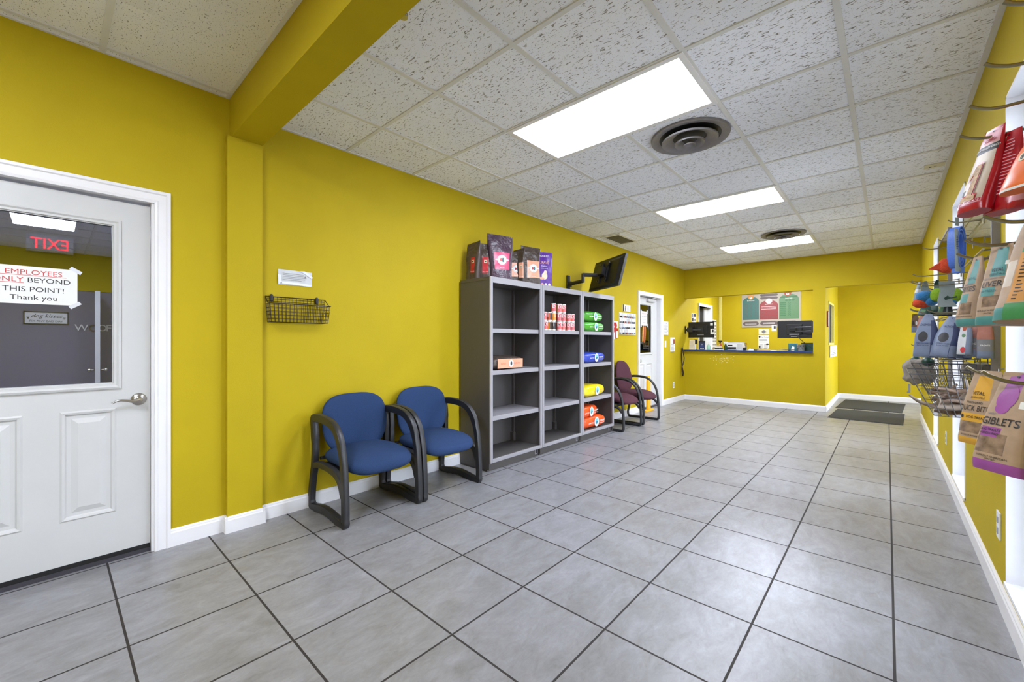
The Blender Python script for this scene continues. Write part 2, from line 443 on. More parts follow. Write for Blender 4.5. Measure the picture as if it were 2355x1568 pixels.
g = G(); g.box((XL - WT, -3.12, 0), (XR + .16, -3.0, 2.8), 'yellow'); struct(g, 'wall_back')
# ceilings with their suspended grid
g = G(); g.box((XL, .93, HZ), (XR, YF, HZ + .03), 'ceiling_tile'); c1 = struct(g, 'ceiling')
g = G()
def bar_x(y, x0, x1, h, w=.012): g.box((x0, y - w, h - .006), (x1, y + w, h + .001), 'white_grid')
def bar_y(x, y0, y1, h, w=.012): g.box((x - w, y0, h - .0065), (x + w, y1, h + .001), 'white_grid')
mat('white_grid', (216, 216, 214), .5, var=.02)
for k in range(-1, 4): bar_y(-1.962 + .6 * k, .93, YF, HZ, .013)
for k in range(0, 12): bar_x(1.519 + .6 * k, XL, XR, HZ)
bar_y(XL + .01, .93, YF, HZ, .01); bar_y(XR - .012, .93, YF, HZ, .012); bar_x(YF - .01, XL, XR, HZ, .01)
o = g.build('ceiling_grid', parent=c1)
g = G(); g.box((XL, -3.0, HN), (XR, .757, HN + .03), 'ceiling_pin'); c2 = struct(g, 'ceiling')
g = G()
for k in range(-5, 1): bar_x(.183 + .6 * k, XL, XR, HN, .013)
for k in range(0, 3): bar_y(-3.02 + 1.2 * k, -3, .757, HN, .012)
bar_y(XL + .008, -3, .757, HN, .008); bar_x(.746, XL, XR, HN, .010)
g.build('ceiling_grid', parent=c2)
g = G(); g.box((XL, YF + .15, 2.6), (-.93, 11.1, 2.63), 'ceiling_tile'); g.box((-.77, YF + .15, 2.6), (1.6, 11.1, 2.63), 'ceiling_tile'); struct(g, 'ceiling')
g = G(); g.box((XL - .1, -3.1, 2.8), (1.72, 11.2, 2.84), 'grey_wall'); struct(g, 'ceiling_slab')
# dropped beam and its shallow pillar
g = G(); g.box((XL, .757, 2.468), (XR, .93, 2.8), 'yellow'); struct(g, 'trim_1')
PD, PY = .046, .735
g = G(); g.box((XL, PY, 0), (XL + PD, .93, 2.468), 'yellow'); struct(g, 'trim_2')
# baseboards: a stepped moulding swept along straight runs
def base_run(g, p, q, nx, ny):
    prof = [(0, 0), (.015, 0), (.015, .078), (.011, .086), (.011, .092), (.006, .1), (0, .1)]
    g.loft([[(a[0] + nx * d, a[1] + ny * d, z) for d, z in prof] for a in (p, q)], 'white_trim')
g = G()
base_run(g, (XL, .465), (XL, .73), 1, 0); base_run(g, (XL + PD, PY - .0142), (XL + PD, .9442), 1, 0); base_run(g, (XL, PY), (XL + PD + .0146, PY), 0, -1)
base_run(g, (XL, .93), (XL, 6.545), 1, 0); base_run(g, (XL, 7.574), (XL, YF), 1, 0)
base_run(g, (XL + PD + .0146, .93), (XL, .93), 0, 1); struct(g, 'baseboard_left')
g = G(); base_run(g, (XL, YF), (-.77, YF), 0, -1); struct(g, 'baseboard_far')
g = G(); base_run(g, (XR, -3), (XR, 8.85), -1, 0); struct(g, 'baseboard_right')
g = G(); base_run(g, (-.77, YF - .012), (-.77, 11.1), 1, 0); struct(g, 'baseboard_hall_left')
g = G(); base_run(g, (-.77, 11.1), (1.6, 11.1), 0, -1); struct(g, 'baseboard_hall_back')
# painted pipe in the corner of the reception room
g = G(); g.box((XL, 11.03, .0), (XL + .065, 11.1, 2.6), 'pipe_cream'); 
mat('pipe_cream', (216, 206, 120), .5)
g.build('trim_3', bevel=.01); tag(bpy.data.objects['trim_3'], kind='structure')

# ---- windows in the right wall: white frames deep in the wall with one pane each
for i, (a, b) in enumerate(WIN):
    w = thing('window_%d' % (i + 1), None, None, (XR, (a + b) / 2, WZ0)); w['kind'] = 'structure'
    H = WZ1 - WZ0; hw = (b - a) / 2
    g = G()
    for s in (-1, 1):
        g.box((-.004, s * hw, 0), (.16, s * (hw - .012), H), 'reveal')
        g.box((.09, s * (hw - .012), 0), (.15, s * (hw - .05), H), 'white_trim'); g.box((.075, s * (hw - .012), 0), (.09, s * (hw - .028), H), 'white_trim')
    g.box((-.004, -hw, H - .012), (.16, hw, H), 'reveal'); g.box((-.010, -hw, -.004), (.16, hw, .014), 'reveal')
    g.box((.09, -hw, H - .055), (.15, hw, H - .012), 'white_trim'); g.box((.09, -hw, .012), (.15, hw, .055), 'white_trim')
    g.build('window_frame', parent=w)
    g = G(); g.box((.115, -hw + .05, .055), (.121, hw - .05, H - .055), 'glass'); g.build('window_pane', parent=w)

# ---- glazed entrance door at the end of the hall (gives the hall its daylight)
d = thing('door_4', None, None, (1.6, 9.875, 0)); d['kind'] = 'structure'
g = G()
for s in (-1, 1): g.box((-.02, s * .875, 0), (.12, s * .80, 2.25), 'white_trim')
g.box((-.02, -.875, 2.17), (.12, .875, 2.25), 'white_trim'); g.box((.02, -.03, 0), (.08, .03, 2.17), 'white_trim'); g.box((.02, -.8, 0), (.08, .8, .12), 'white_trim')
g.build('door_frame', parent=d); g = G(); g.box((.045, -.8, .12), (.051, .8, 2.17), 'glass'); g.build('door_pane', parent=d)

# ---- doors in the left wall
def casing(y0, y1, zt, w=.071, x=XL):
    """stepped casing around an opening: mitred legs and head"""
    g = G(); prof = [(0, .000), (0, .014), (.012, .017), (.018, .011), (.05, .011), (.056, .018), (w, .018), (w, 0)]
    path = [(y0, 0, -1, 0), (y0, zt, -1, 1), (y1, zt, 1, 1), (y1, 0, 1, 0)]
    g.loft([[(x + h, y + sy * u, z + sz * u) for u, h in prof] for y, z, sy, sz in path], 'white_trim', closed=True)
    return g
def jamb(g, y0, y1, zt, x=XL, d=WT):
    for s, y in ((1, y0), (-1, y1)): g.box((x - d, y, 0), (x + .001, y - s * .002 + s * .014, zt), 'white_trim')
    g.box((x - d, y0, zt), (x + .001, y1, zt + .018), 'white_trim')
def raised_panel(g, x, y0, y1, z0, z1, m='white_door'):
    R = [(0, 0), (.008, .005), (.018, .002), (.024, -.006), (.040, -.006), (.065, .003)]
    rings = [[(x + h, y0 + i, z0 + i), (x + h, y1 - i, z0 + i), (x + h, y1 - i, z1 - i), (x + h, y0 + i, z1 - i)] for i, h in R]
    g.loft(rings, m, caps=False); i, h = R[-1]; g.poly(rings[-1], m)
def door_leaf(g, x, y0, y1, z0, z1, holes, th=.038):
    """slab with rectangular holes cut out: tiles between the sorted breaks"""
    Y = sorted({y0, y1, *[v for h in holes for v in h[:2]]}); Z = sorted({z0, z1, *[v for h in holes for v in h[2:]]})
    for a, b in zip(Y, Y[1:]):
        for c, d_ in zip(Z, Z[1:]):
            m = ((a + b) / 2, (c + d_) / 2)
            if any(h[0] < m[0] < h[1] and h[2] < m[1] < h[3] for h in holes): continue
            g.box((x - th, a, c), (x, b, d_), 'white_door')
    return g
def glass_moulding(y0, y1, z0, z1, x):
    g = G(); R = [(.036, 0), (.034, .010), (.024, .014), (.016, .008), (.006, .008), (0, -.004), (0, -.02)]
    g.loft([[(x + h, y0 - i, z0 - i), (x + h, y1 + i, z0 - i), (x + h, y1 + i, z1 + i), (x + h, y0 - i, z1 + i)] for i, h in R], 'white_door', caps=False)
    return g

d1 = thing('door_1', None, None, (0, 0, 0)); d1['kind'] = 'structure'
casing(-.46, .394, 1.968).build('door_casing', parent=d1, smooth=None)
g = G(); jamb(g, -.46, .394, 1.968); g.build('door_jamb', parent=d1)
X1 = -3.115; P1 = (-.05, .241, .264, .828)
holes = [(-.305, .224, .966, 1.811), (.031, .241, .264, .828), (-.30, -.09, .264, .828)]
g = door_leaf(G(), X1, -.446, .380, .045, 1.952, holes); g.build('door_leaf', parent=d1)
g = G(); raised_panel(g, X1, *holes[1]); g.build('raised_panel', parent=d1)
g = G(); raised_panel(g, X1, *holes[2]); g.build('raised_panel', parent=d1)
glass_moulding(*holes[0], X1).build('glass_moulding', parent=d1)
g = G(); g.box((X1 - .02, -.305, .966), (X1 - .014, .224, 1.811), 'glass_dark'); g.build('door_pane', parent=d1)
g = G(); g.box((X1 - .05, -.446, 0), (X1 + .006, .380, .022), 'threshold'); g.box((X1 - .038, -.446, .022), (X1 + .003, .38, .045), 'black'); g.build('door_sill', parent=d1)
h = G(); cy, cz = .331, .865
h.lathe([(0.0, .0), (.033, .0), (.034, .004), (.030, .010), (.015, .014), (.012, .034), (.014, .045), (.012, .052), (0, .053)], 'nickel', T=Matrix.Translation((X1, cy, cz)) @ Matrix.Rotation(PI / 2, 4, 'Y'), seg=32)
pth = smooth_path([(X1 + .045, cy, cz), (X1 + .047, cy - .025, cz - .006), (X1 + .046, cy - .055, cz + .001), (X1 + .044, cy - .085, cz + .004), (X1 + .040, cy - .112, cz - .010)], 6)
h.tube(pth, [.010 - .006 * i / len(pth) for i in range(len(pth))], 'nickel', seg=12)
h.build('door_handle', parent=d1, smooth=50)

d2 = thing('door_2', None, None, (0, 0, 0)); d2['kind'] = 'structure'
casing(6.61, 7.51, 1.968, .064).build('door_casing', parent=d2)
g = G(); jamb(g, 6.61, 7.51, 1.968); g.build('door_jamb', parent=d2)
X2 = -3.16
h2 = [(6.74, 7.243, .984, 1.82), (6.74, 6.97, .25, .80), (7.05, 7.28, .25, .80)]
g = door_leaf(G(), X2, 6.624, 7.496, .03, 1.955, h2); g.build('door_leaf', parent=d2)
for q in h2[1:]:
    g = G(); raised_panel(g, X2, *q); g.build('raised_panel', parent=d2)
glass_moulding(*h2[0], X2).build('glass_moulding', parent=d2)
g = G(); g.box((X2 - .02, 6.74, .984), (X2 - .014, 7.243, 1.82), 'glass_dark'); g.build('door_pane', parent=d2)
g = G(); g.box((X2 - .04, 6.61, 0), (X2 + .03, 7.51, .03), 'threshold'); g.build('door_sill', parent=d2)
g = G(); g.box((X2, 7.05, 1.885), (X2 + .05, 7.33, 1.935), 'lamp_grey'); g.build('door_closer', parent=d2, bevel=.012)
g = G(); g.tube([(X2 + .04, 7.18, 1.935), (X2 + .10, 7.26, 1.965), (X2 + .07, 7.46, 1.975)], .008, 'lamp_grey'); g.box((X2 + .03, 7.42, 1.965), (X2 + .09, 7.50, 1.985), 'lamp_grey'); g.build('closer_arm', parent=d2)
g = G(); g.lathe([(0, 0), (.028, 0), (.028, .01), (.012, .014), (.012, .04), (.026, .05), (.026, .068), (0, .075)], 'nickel', T=Matrix.Translation((X2, 6.69, .85)) @ Matrix.Rotation(PI / 2, 4, 'Y')); g.build('door_knob', parent=d2, smooth=50)

d3 = thing('door_3', None, None, (0, 0, 0)); d3['kind'] = 'structure'
casing(9.58, 10.42, 1.965, .06).build('door_casing', parent=d3)
g = G(); jamb(g, 9.58, 10.42, 1.965); g.build('door_jamb', parent=d3)
g = G(); g.box((XL - .11, 10.19, .02), (XL - .075, 10.405, 1.95), 'white_door'); g.build('door_leaf', parent=d3)
g = G(); g.box((XL - .118, 9.59, .0), (XL - .112, 10.41, 1.97), 'dark_room'); g.build('dark_opening', parent=d3)  # dark sheet painted in for the unlit room beyond the doorway

# interior window of the hall's left wall
w = thing('window_5', None, None, (0, 0, 0)); w['kind'] = 'structure'
g = G()
for y0, y1, z0, z1 in [(9.19, 9.23, 1.12, 1.895), (10.16, 10.20, 1.12, 1.895), (9.19, 10.2, 1.12, 1.155), (9.19, 10.2, 1.86, 1.895)]: g.box((-.935, y0 + .001, z0 + .001), (-.766, y1 - .001, z1 - .001), 'pipe_cream')
g.build('window_frame', parent=w)
g = G(); g.box((-.800, 9.235, 1.157), (-.792, 9.97, 1.858), 'dark_room'); g.box((-.7915, 9.50, 1.157), (-.788, 9.60, 1.858), 'lamp_grey'); g.build('window_shade', parent=w)  # dark sheet stands in for the gloom behind the window, with a grey strip
g = G(); g.box((-.905, 9.232, 1.157), (-.901, 10.158, 1.858), 'glass'); g.build('window_pane', parent=w)

# ---- the room behind door 1, seen through its pane
g = G(); g.box((-10.5, -1.8, 0), (-10.4, 2.4, 2.75), 'grey_wall'); g.box((-10.395, -1.8, 2.06), (-10.37, 2.4, 2.75), 'yellow'); struct(g, 'wall_staff_back')
g = G(); g.box((-10.4, -1.9, 0), (XL - WT, -1.8, 2.75), 'grey_wall'); g.box((-10.4, 2.4, 0), (XL - WT, 2.5, 2.75), 'grey_wall'); struct(g, 'wall_staff_side')
g = G(); g.box((-10.5, -1.8, 2.7), (XL - WT, 2.4, 2.75), 'ceiling_pin')
for k in range(12): g.box((-3.3 - .6 * k - .012, -1.8, 2.692), (-3.3 - .6 * k + .012, 2.4, 2.7), 'white_grid')
for k in range(6): g.box((-10.4, -1.4 + .6 * k - .012, 2.693), (XL - WT, -1.4 + .6 * k + .012, 2.7), 'white_grid')
struct(g, 'ceiling')
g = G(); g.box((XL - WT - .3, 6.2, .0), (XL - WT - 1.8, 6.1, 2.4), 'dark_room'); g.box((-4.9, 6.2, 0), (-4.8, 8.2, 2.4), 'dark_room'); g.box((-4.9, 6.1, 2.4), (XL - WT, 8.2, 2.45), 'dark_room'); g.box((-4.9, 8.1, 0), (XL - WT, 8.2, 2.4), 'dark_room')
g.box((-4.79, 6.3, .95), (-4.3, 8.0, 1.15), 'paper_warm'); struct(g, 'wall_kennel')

# ---- ceiling lights
def troffer(i, x0, x1, y0, y1, z, label, group):
    pm = 'lamp_panel_new' if i in (2, 3, 4, 9) else 'lamp_panel'
    t = thing('ceiling_light', label, 'ceiling light', ((x0 + x1) / 2, (y0 + y1) / 2, z), 0, group)
    a, b = (x1 - x0) / 2, (y1 - y0) / 2
    g = G()
    for p, q in [((-a, -b), (a, -b + .032)), ((-a, b - .032), (a, b)), ((-a, -b + .032), (-a + .03, b - .032)), ((a - .03, -b + .032), (a, b - .032))]:
        g.box((p[0], p[1], -.012), (q[0], q[1], -.0005), 'white_trim')
    g.build('frame', parent=t)
    g = G(); g.box((-a + .03, -b + .032, -.010), (a - .03, b - .032, -.001), pm); g.build('diffuser', parent=t)
labs = ['recessed fluorescent ceiling panel nearest the camera, beside the larger round air diffuser',
        'lit fluorescent panel in the middle of the three along the ceiling',
        'farthest lit fluorescent panel of the three, beyond the second round air diffuser', 'lit fluorescent panel above the entry end of the room',  # out of view, placed to brighten the near section
        'lit ceiling panel above the reception desk room', 'lit ceiling panel above the hall with the floor mats']
for i, (x0, x1, y0, y1, z) in enumerate(TROFFERS):
    troffer(i, x0, x1, y0, y1, z, labs[i], 'lit fluorescent ceiling panels')
troffer(9, -6.6, -5.4, .9, 1.5, 2.7, 'lit ceiling panel over the right side of the staff room', 'lit fluorescent ceiling panels')  # extra lamp out of sight, there only to lift the staff room
troffer(9, -8.3, -7.1, -.35, .25, 2.7, 'lit ceiling panel seen through the pane of the employees door', 'lit fluorescent ceiling panels')

# ---- round air diffusers
def diffuser(x, y, R, label):
    t = thing('round_air_diffuser', label, 'ceiling vent', (x, y, HZ - .001), 0, 'round air diffusers')
    for a, b, zr, zi in [(1, .78, -.016, -.006), (.71, .42, -.040, -.010), (.38, .19, -.056, -.024)]:
        g = G(); A, B = a * R, b * R
        prof = [(A, zr + .012 if a < 1 else -.001), (A, zr + .004 if a < 1 else -.004), (A * .985, zr), (A * .965, zr), ((A + B) / 2, (zr + zi) / 2 - .002), (B, zi), (B, zi + .003), ((A + B) / 2, (zr + zi) / 2 + .003), (A * .96, zr + .006), (A, zr + .012 if a < 1 else -.001)]
        g.lathe(prof, 'diffuser_grey', seg=64, caps=False); g.build('cone_ring', parent=t, smooth=35)
    g = G(); g.lathe([(0, -.050), (.10 * R, -.054), (.14 * R, -.066), (.155 * R, -.066), (.16 * R, -.058), (.06 * R, -.035), (0, -.03)][::-1], 'diffuser_grey', seg=40, caps=False); g.build('centre_cap', parent=t, smooth=50)
    g = G(); g.lathe([(0, -.0015), (.96 * R, -.0015), (.96 * R, -.003), (0, -.003)], 'black', seg=48, caps=False); g.build('duct_plate', parent=t)  # black disc paints the shade of the duct between the cones
diffuser(-1.045, 3.05, .262, 'large round grey air diffuser just beyond the nearest ceiling light')
diffuser(-1.05, 6.665, .262, 'smaller looking round air diffuser just before the farthest ceiling light')
t = thing('return_grille', 'small rectangular dark louvred ceiling grille near the left wall', 'vent', (-2.84, 5.45, HZ))
g = G()
for p, q in [((-.15, -.29), (.15, -.25)), ((-.15, .25), (.15, .29)), ((-.15, -.25), (-.11, .25)), ((.11, -.25), (.15, .25))]: g.box((*p, -.012), (*q, -.001), 'white_grid')
g.build('frame', parent=t)
g = G(); g.box((-.11, -.25, -.003), (.11, .25, -.001), 'vent_dark')
for k in range(12): g.box((-.11, -.24 + k * .042, -.010), (.11, -.225 + k * .042, -.003), 'diffuser_grey')
g.build('louvre', parent=t)
# sprinkler and small ceiling plate
t = thing('sprinkler_head', 'small metal sprinkler head in the ceiling behind the yellow beam', 'sprinkler', (-1.55, 1.02, HZ))
g = G(); g.lathe([(0, -.002), (.035, -.002), (.030, -.012), (.012, -.014), (.012, -.03), (0, -.03)], 'nickel', seg=20); g.build('escutcheon', parent=t, smooth=40)
g = G(); g.tube(smooth_path([(.0, .012, -.03), (.0, .02, -.045), (0, .0, -.06)], 4), .003, 'nickel'); g.tube(smooth_path([(.0, -.012, -.03), (.0, -.02, -.045), (0, .0, -.06)], 4), .003, 'nickel'); g.lathe([(0, -.060), (.018, -.060), (.018, -.063), (0, -.063)], 'nickel', seg=16); g.build('deflector', parent=t)
g = G(); f = frame((.35, 4.88, HZ - .006), (-1, 0, 0), (0, 1, 0))
g.box((.23, 4.86, HZ - .006), (.355, 4.96, HZ - .0005), 'cream_plate'); rect(g, f(1), .075, .03, .09, .055, 'ink'); rect(g, f(1), .045, .035, .062, .045, 'ink_grey')
tag(g.build('ceiling_plate'), 'small cream plate with two dark marks on the ceiling near the right wall', 'plate')

# ================================================================ shelving units
SHW, SX0, SX1, SH = .762, -3.062, -2.65, 1.775
def shelving(y0, label, levels):
    t = thing('shelving_unit', label, 'shelf', (SX0, y0, 0), 0, 'grey metal shelving units')
    D = SX1 - SX0; W = SHW - .004
    def part(name, boxes, m='grey_metal', bev=.0015):
        g = G()
        for b in boxes: g.box(b[0], b[1], m)
        return g.build(name, parent=t, bevel=bev, seg=1)
    part('side_panel', [((0, .001, .02), (D - .0185, .013, SH - .031)), ((D - .03, .012, .1), (D - .016, .028, SH - .06))])
    part('side_panel', [((0, W - .013, .02), (D - .0185, W - .001, SH - .031)), ((D - .03, W - .028, .1), (D - .016, W - .012, SH - .06))])
    part('back_panel', [((.001, .012, .02), (.008, W - .012, SH - .003)), ((.008, .012, .10), (.04, .028, SH)), ((.008, W - .028, .10), (.04, W - .012, SH)), ((.008, .012, .10), (.055, .05, .20)), ((.008, .012, SH - .1), (.055, .05, SH - .004)), ((.008, W - .05, .1), (.055, W - .012, .2))])
    part('top_panel', [((0, .001, SH - .03), (D - .0185, W - .001, SH - .0005))])
    part('front_frame', [((D - .018, 0, .085), (D, .032, SH)), ((D - .018, W - .032, .085), (D, W, SH)), ((D - .018, .032, SH - .055), (D, W - .032, SH)), ((D - .018, .032, .085), (D, W - .032, .118))], 'grey_metal_light')
    part('bottom_deck', [((.008, .012, .085), (D - .018, W - .012, .11))])
    part('plinth', [((.02, .004, 0), (D - .05, W - .004, .085))])
    for z in levels:
        part('shelf', [((.008, .014, z - .02), (D - .03, W - .014, z)), ((D - .032, .034, z - .040), (D - .022, W - .034, z))], 'grey_metal_light')
    g = G(); g.box((D - .052, W - .06, .02), (D - .0495, W - .015, .075), 'grey_metal_light'); g.box((D - .0495, W - .05, .028), (D - .0488, W - .028, .066), 'black'); g.build('levelling_slot', parent=t)
    return t
S_Y = [2.651, 3.413, 4.175]
ZL = [.500, .918, 1.305]
shelving(S_Y[0], 'grey metal shelving unit nearest the blue chairs, holding one flat peach and brown bag', ZL)
shelving(S_Y[1], 'middle grey metal shelving unit, holding stacked small cans on its upper shelf', ZL)
shelving(S_Y[2], 'grey metal shelving unit next to the maroon chairs, holding green, blue, yellow and orange bags', ZL)

# ================================================================ chairs (x forward, y across)
def chair(style, label, loc, group):
    t = thing('armchair', label, 'chair', loc, 0, group)
    fab = style + '_fabric'; blue = style == 'blue'
    W = .279 if blue else .258
    if blue:
        outer = [(-.215, .30), (-.205, .42), (-.212, .56), (-.222, .625), (-.205, .648), (-.12, .655), (0, .648), (.09, .622), (.16, .56), (.205, .46), (.228, .34), (.240, .18), (.242, .05), (.232, .020), (.20, .014), (.10, .030), (0, .040), (-.10, .036), (-.20, .018), (-.245, .018), (-.262, .05), (-.255, .14), (-.236, .23), (-.215, .30)]
        sec = [(-1, -.9), (-.8, -1), (.8, -1), (1, -.9), (1, .9), (.8, 1), (-.8, 1), (-1, .9)]
        R = (.019, .021)
    else:
        outer = [(-.235, .32), (-.235, .50), (-.225, .605), (-.18, .640), (-.06, .645), (.06, .625), (.15, .565), (.21, .46), (.235, .33), (.245, .18), (.247, .06), (.235, .022), (.20, .015), (.10, .017), (-.10, .017), (-.20, .016), (-.235, .024), (-.248, .06), (-.246, .10), (-.225, .20), (-.235, .32)]
        sec = [(math.cos(2 * PI * k / 8), math.sin(2 * PI * k / 8)) for k in range(8)]
        R = (.018, .018)
    for s in (-1, 1):
        g = G(); y = s * W
        P = smooth_path([(x, y, z) for x, z in outer], 5)[:-1]
        # sweep with a section elongated in the plane of the loop
        rings = []; n = len(P)
        for i in range(n):
            tg = (P[(i + 1) % n] - P[i - 1]).normalized(); nn = Vector((tg.z, 0, -tg.x))
            k = 1.0 + (.28 if blue and (P[i].z > .5 or P[i].z < .05) else 0)
            rings.append([tuple(P[i] + Vector((0, 1, 0)) * a * R[0] + nn * b * R[1] * k) for a, b in sec])
        g.loft(rings, 'frame_black', wrap=True)
        if blue:
            cr = smooth_path([(-.205, y, .315), (-.12, y, .335), (0, y, .335), (.12, y, .318), (.19, y, .27), (.225, y, .19)], 5)
        else:
            cr = smooth_path([(-.228, y, .325), (-.10, y, .335), (.05, y, .33), (.17, y, .31), (.225, y, .25)], 5)
        rr = []
        for i, p in enumerate(cr):
            tg = (cr[min(i + 1, len(cr) - 1)] - cr[max(i - 1, 0)]).normalized(); nn = Vector((tg.z, 0, -tg.x))
            rr.append([tuple(p + Vector((0, 1, 0)) * a * R[0] * .95 + nn * b * R[1]) for a, b in sec])
        g.loft(rr, 'frame_black')
        o = g.build('arm_frame', parent=t, smooth=45)
        g = G(); g.box((.185, y - .014, 0), (.225, y + .014, .010), 'black'); g.box((-.235, y - .014, 0), (-.20, y + .014, .010), 'black'); g.build_each('foot_glide', parent=t)
    if blue:
        sf = lambda p: Vector((p.x, p.y, p.z - .035 * max(0, (p.x + .02) / .24) ** 2 + .012 * (1 - (p.y / .26) ** 2) * (p.z > 0)))
        bf = lambda p: Vector((p.x - .22 * (p.z) * .55 - .03 * (1 - (p.y / .26) ** 2), p.y * (1 - .10 * (p.z / .21) * (p.z < 0) * -1), p.z))
        g = G(); g.sup((.015, .008, .375), .265, .256, .056, fab, .75, .55, 48, 16, fn=sf); g.build('seat', parent=t, smooth=60)
        g = G(); g.sup((-.180, .012, .583), .038, .254, .212, fab, .62, .8, 40, 22, fn=bf); g.build('backrest', parent=t, smooth=60)
        g = G(); g.box((-.14, -.25, .325), (.15, .25, .340), 'black'); g.tube([(-.19, -.25, .36), (-.19, .25, .36)], .012, 'black'); g.tube([(-.20, -.06, .35), (-.205, -.06, .55)], .012, 'black'); g.tube([(-.20, .06, .35), (-.205, .06, .55)], .012, 'black'); g.build('seat_support', parent=t)
    else:
        sf = lambda p: Vector((p.x, p.y, p.z - .04 * max(0, (p.x + .02) / .24) ** 2))
        bf = lambda p: Vector((p.x - .16 * p.z - .02 * (1 - (p.y / .23) ** 2), p.y * (1 - .22 * max(0, p.z) / .24), p.z))
        g = G(); g.sup((.02, 0, .415), .255, .235, .055, fab, .8, .6, 48, 16, fn=sf); g.build('seat', parent=t, smooth=60)
        g = G(); g.sup((-.19, 0, .655), .035, .245, .235, fab, .7, .9, 40, 22, fn=bf); g.build('backrest', parent=t, smooth=60)
        g = G(); g.box((-.16, -.23, .345), (.16, .23, .362), 'black'); g.tube([(-.12, -.25, .335), (-.12, .25, .335)], .011, 'black'); g.tube([(.12, -.25, .325), (.12, .25, .325)], .011, 'black'); g.box((-.225, -.025, .35), (-.205, .025, .60), 'black'); g.build('seat_support', parent=t)
    return t
CX = -2.795
chair('blue', 'blue upholstered armchair with a black sled frame, nearest the white employees door', (CX, 1.532, 0), 'blue armchairs')
chair('blue', 'blue upholstered armchair with a black sled frame, right beside the grey shelving', (CX, 2.138, 0), 'blue armchairs')
chair('maroon', 'maroon upholstered armchair partly hidden by the end of the shelving', (CX, 5.255, 0), 'maroon armchairs')
chair('maroon', 'maroon upholstered armchair standing in front of the far white door', (CX, 5.86, 0), 'maroon armchairs')

# ================================================================ bags
def bag_surface(w, h, T, kind, seed, wr=.006, taper=.35):
    off = Vector((seed * 3.7, seed * 1.3, 0))
    def th(v):
        if kind == 'stand': return T / 2 * (1 - .5 * max(0, v - .12)) * (1 if v < .60 else max(.06, 1 - ((v - .60) / .40) ** 1.2 * .96))
        if kind == 'hang': return T / 2 * (max(0.035, 1 - v ** 1.6)) * (1 if v > .06 else .75 + .25 * v / .06)
        return T / 2 * max(.05, (1 - abs(2 * v - 1) ** 3.5)) ** .6
    p = {'stand': 4.0, 'hang': 2.6, 'pillow': 4}[kind]
    def S(u, v, s=1, lift=0.0):
        uu = max(-1, min(1, u)); k = max(0.0, 1 - abs(uu) ** p) ** (1 / p)
        x = uu * w / 2 * (1 - (.04 * math.sin(v * PI) + taper * max(0, (v - .45) / .55) ** 1.5 if kind == 'hang' else .07 * math.sin(v * 4.2 + seed))); z = v * h * (1 - (.035 * uu * math.sin(seed * 2.3) * v if kind == 'stand' else 0))
        d = Vector((x * 9, z * 9, s * 2.0)) + off
        n = noise.noise(d) + .6 * noise.noise(d * 2.3) + .3 * noise.noise(d * 5)
        y = -s * (th(v) * k + lift) + n * wr * (1 if k > .15 else .3)
        if kind == 'hang': y += .10 * w * math.sin(v * PI * .9 + seed) * .5
        return Vector((x + .3 * wr * n, y, z))
    return S
def bag_mesh(w, h, T, kind, body, rects, seed, wr=.006, nu=22, nv=30, back=None, taper=.35):
    """closed bag; rects = printed areas of the front (u0, v0, u1, v1, material), later ones on top"""
    S = bag_surface(w, h, T, kind, seed, wr, taper); p = {'stand': 4.0, 'hang': 2.6, 'pillow': 4}[kind]
    us = {round(-1 + 2 * i / nu, 4) for i in range(nu + 1)} | {-.985, .985}
    vs = {round(i / nv, 4) for i in range(nv + 1)}
    for r in rects: us |= {r[0], r[2]}; vs |= {r[1], r[3]}
    us = sorted(x for x in us if -1 <= x <= 1); vs = sorted(x for x in vs if 0 <= x <= 1)
    g = G(); ring = [(u, 1) for u in us] + [(u, -1) for u in reversed(us[1:-1])]
    rings = [[tuple(S(u, v, s)) for u, s in ring] for v in vs]
    n = len(ring); mats = []
    for i in range(len(vs) - 1):
        vm = (vs[i] + vs[i + 1]) / 2
        for j in range(n):
            a, b = ring[j], ring[(j + 1) % n]; m = body
            if a[1] == 1 and b[1] == 1:
                um = (a[0] + b[0]) / 2
                for r in rects:
                    if r[0] < um < r[2] and r[1] < vm < r[3]: m = r[4]
            else:
                for r in rects:
                    if r[0] <= -1 and r[1] < vm < r[3]: m = r[4]
            mats.append(m)
    g.loft(rings, mats + [body, body], caps=True)
    return g, S
def surf(S, w, h, lift=.0012): return lambda x, z: tuple(S(x / (w / 2), z / h, 1, lift))
def fine_oval(g, f, cu, cv, a, b, m, n=28, rr=4):
    """oval that follows a curved surface: concentric rings"""
    vs = [f(cu, cv)]; fs = []
    for r in range(1, rr + 1):
        vs += [f(cu + a * r / rr * math.cos(2 * PI * k / n), cv + b * r / rr * math.sin(2 * PI * k / n)) for k in range(n)]
    for k in range(n): fs.append((0, 1 + k, 1 + (k + 1) % n))
    for r in range(1, rr):
        for k in range(n):
            q = 1 + (r - 1) * n; fs.append((q + k, q + n + k, q + n + (k + 1) % n, q + (k + 1) % n))
    g.add(vs, fs, m)
def emblem(g, S, w, h, cx, cz, r, ring='logo_white', inner=('lab_red', 'teal_dark')):
    f = surf(S, w, h, .0016); fine_oval(g, f, cx, cz, r, r * 1.02, ring)
    for s in (-1, 1): fine_oval(g, f, cx + s * r * 1.18, cz, r * .30, r * .16, ring, 12, 2)
    f2 = surf(S, w, h, .0024)
    pts = 26
    for k in range(pts):
        a = 2 * PI * k / pts; fine_oval(g, f2, cx + r * .82 * math.cos(a), cz + r * .84 * math.sin(a), r * .05, r * .05, 'ink', 6, 1)
    fine_oval(g, f2, cx - r * .22, cz, r * .26, r * .36, inner[0], 14, 2); fine_oval(g, f2, cx + r * .22, cz - r * .02, r * .24, r * .48, inner[1], 14, 2)

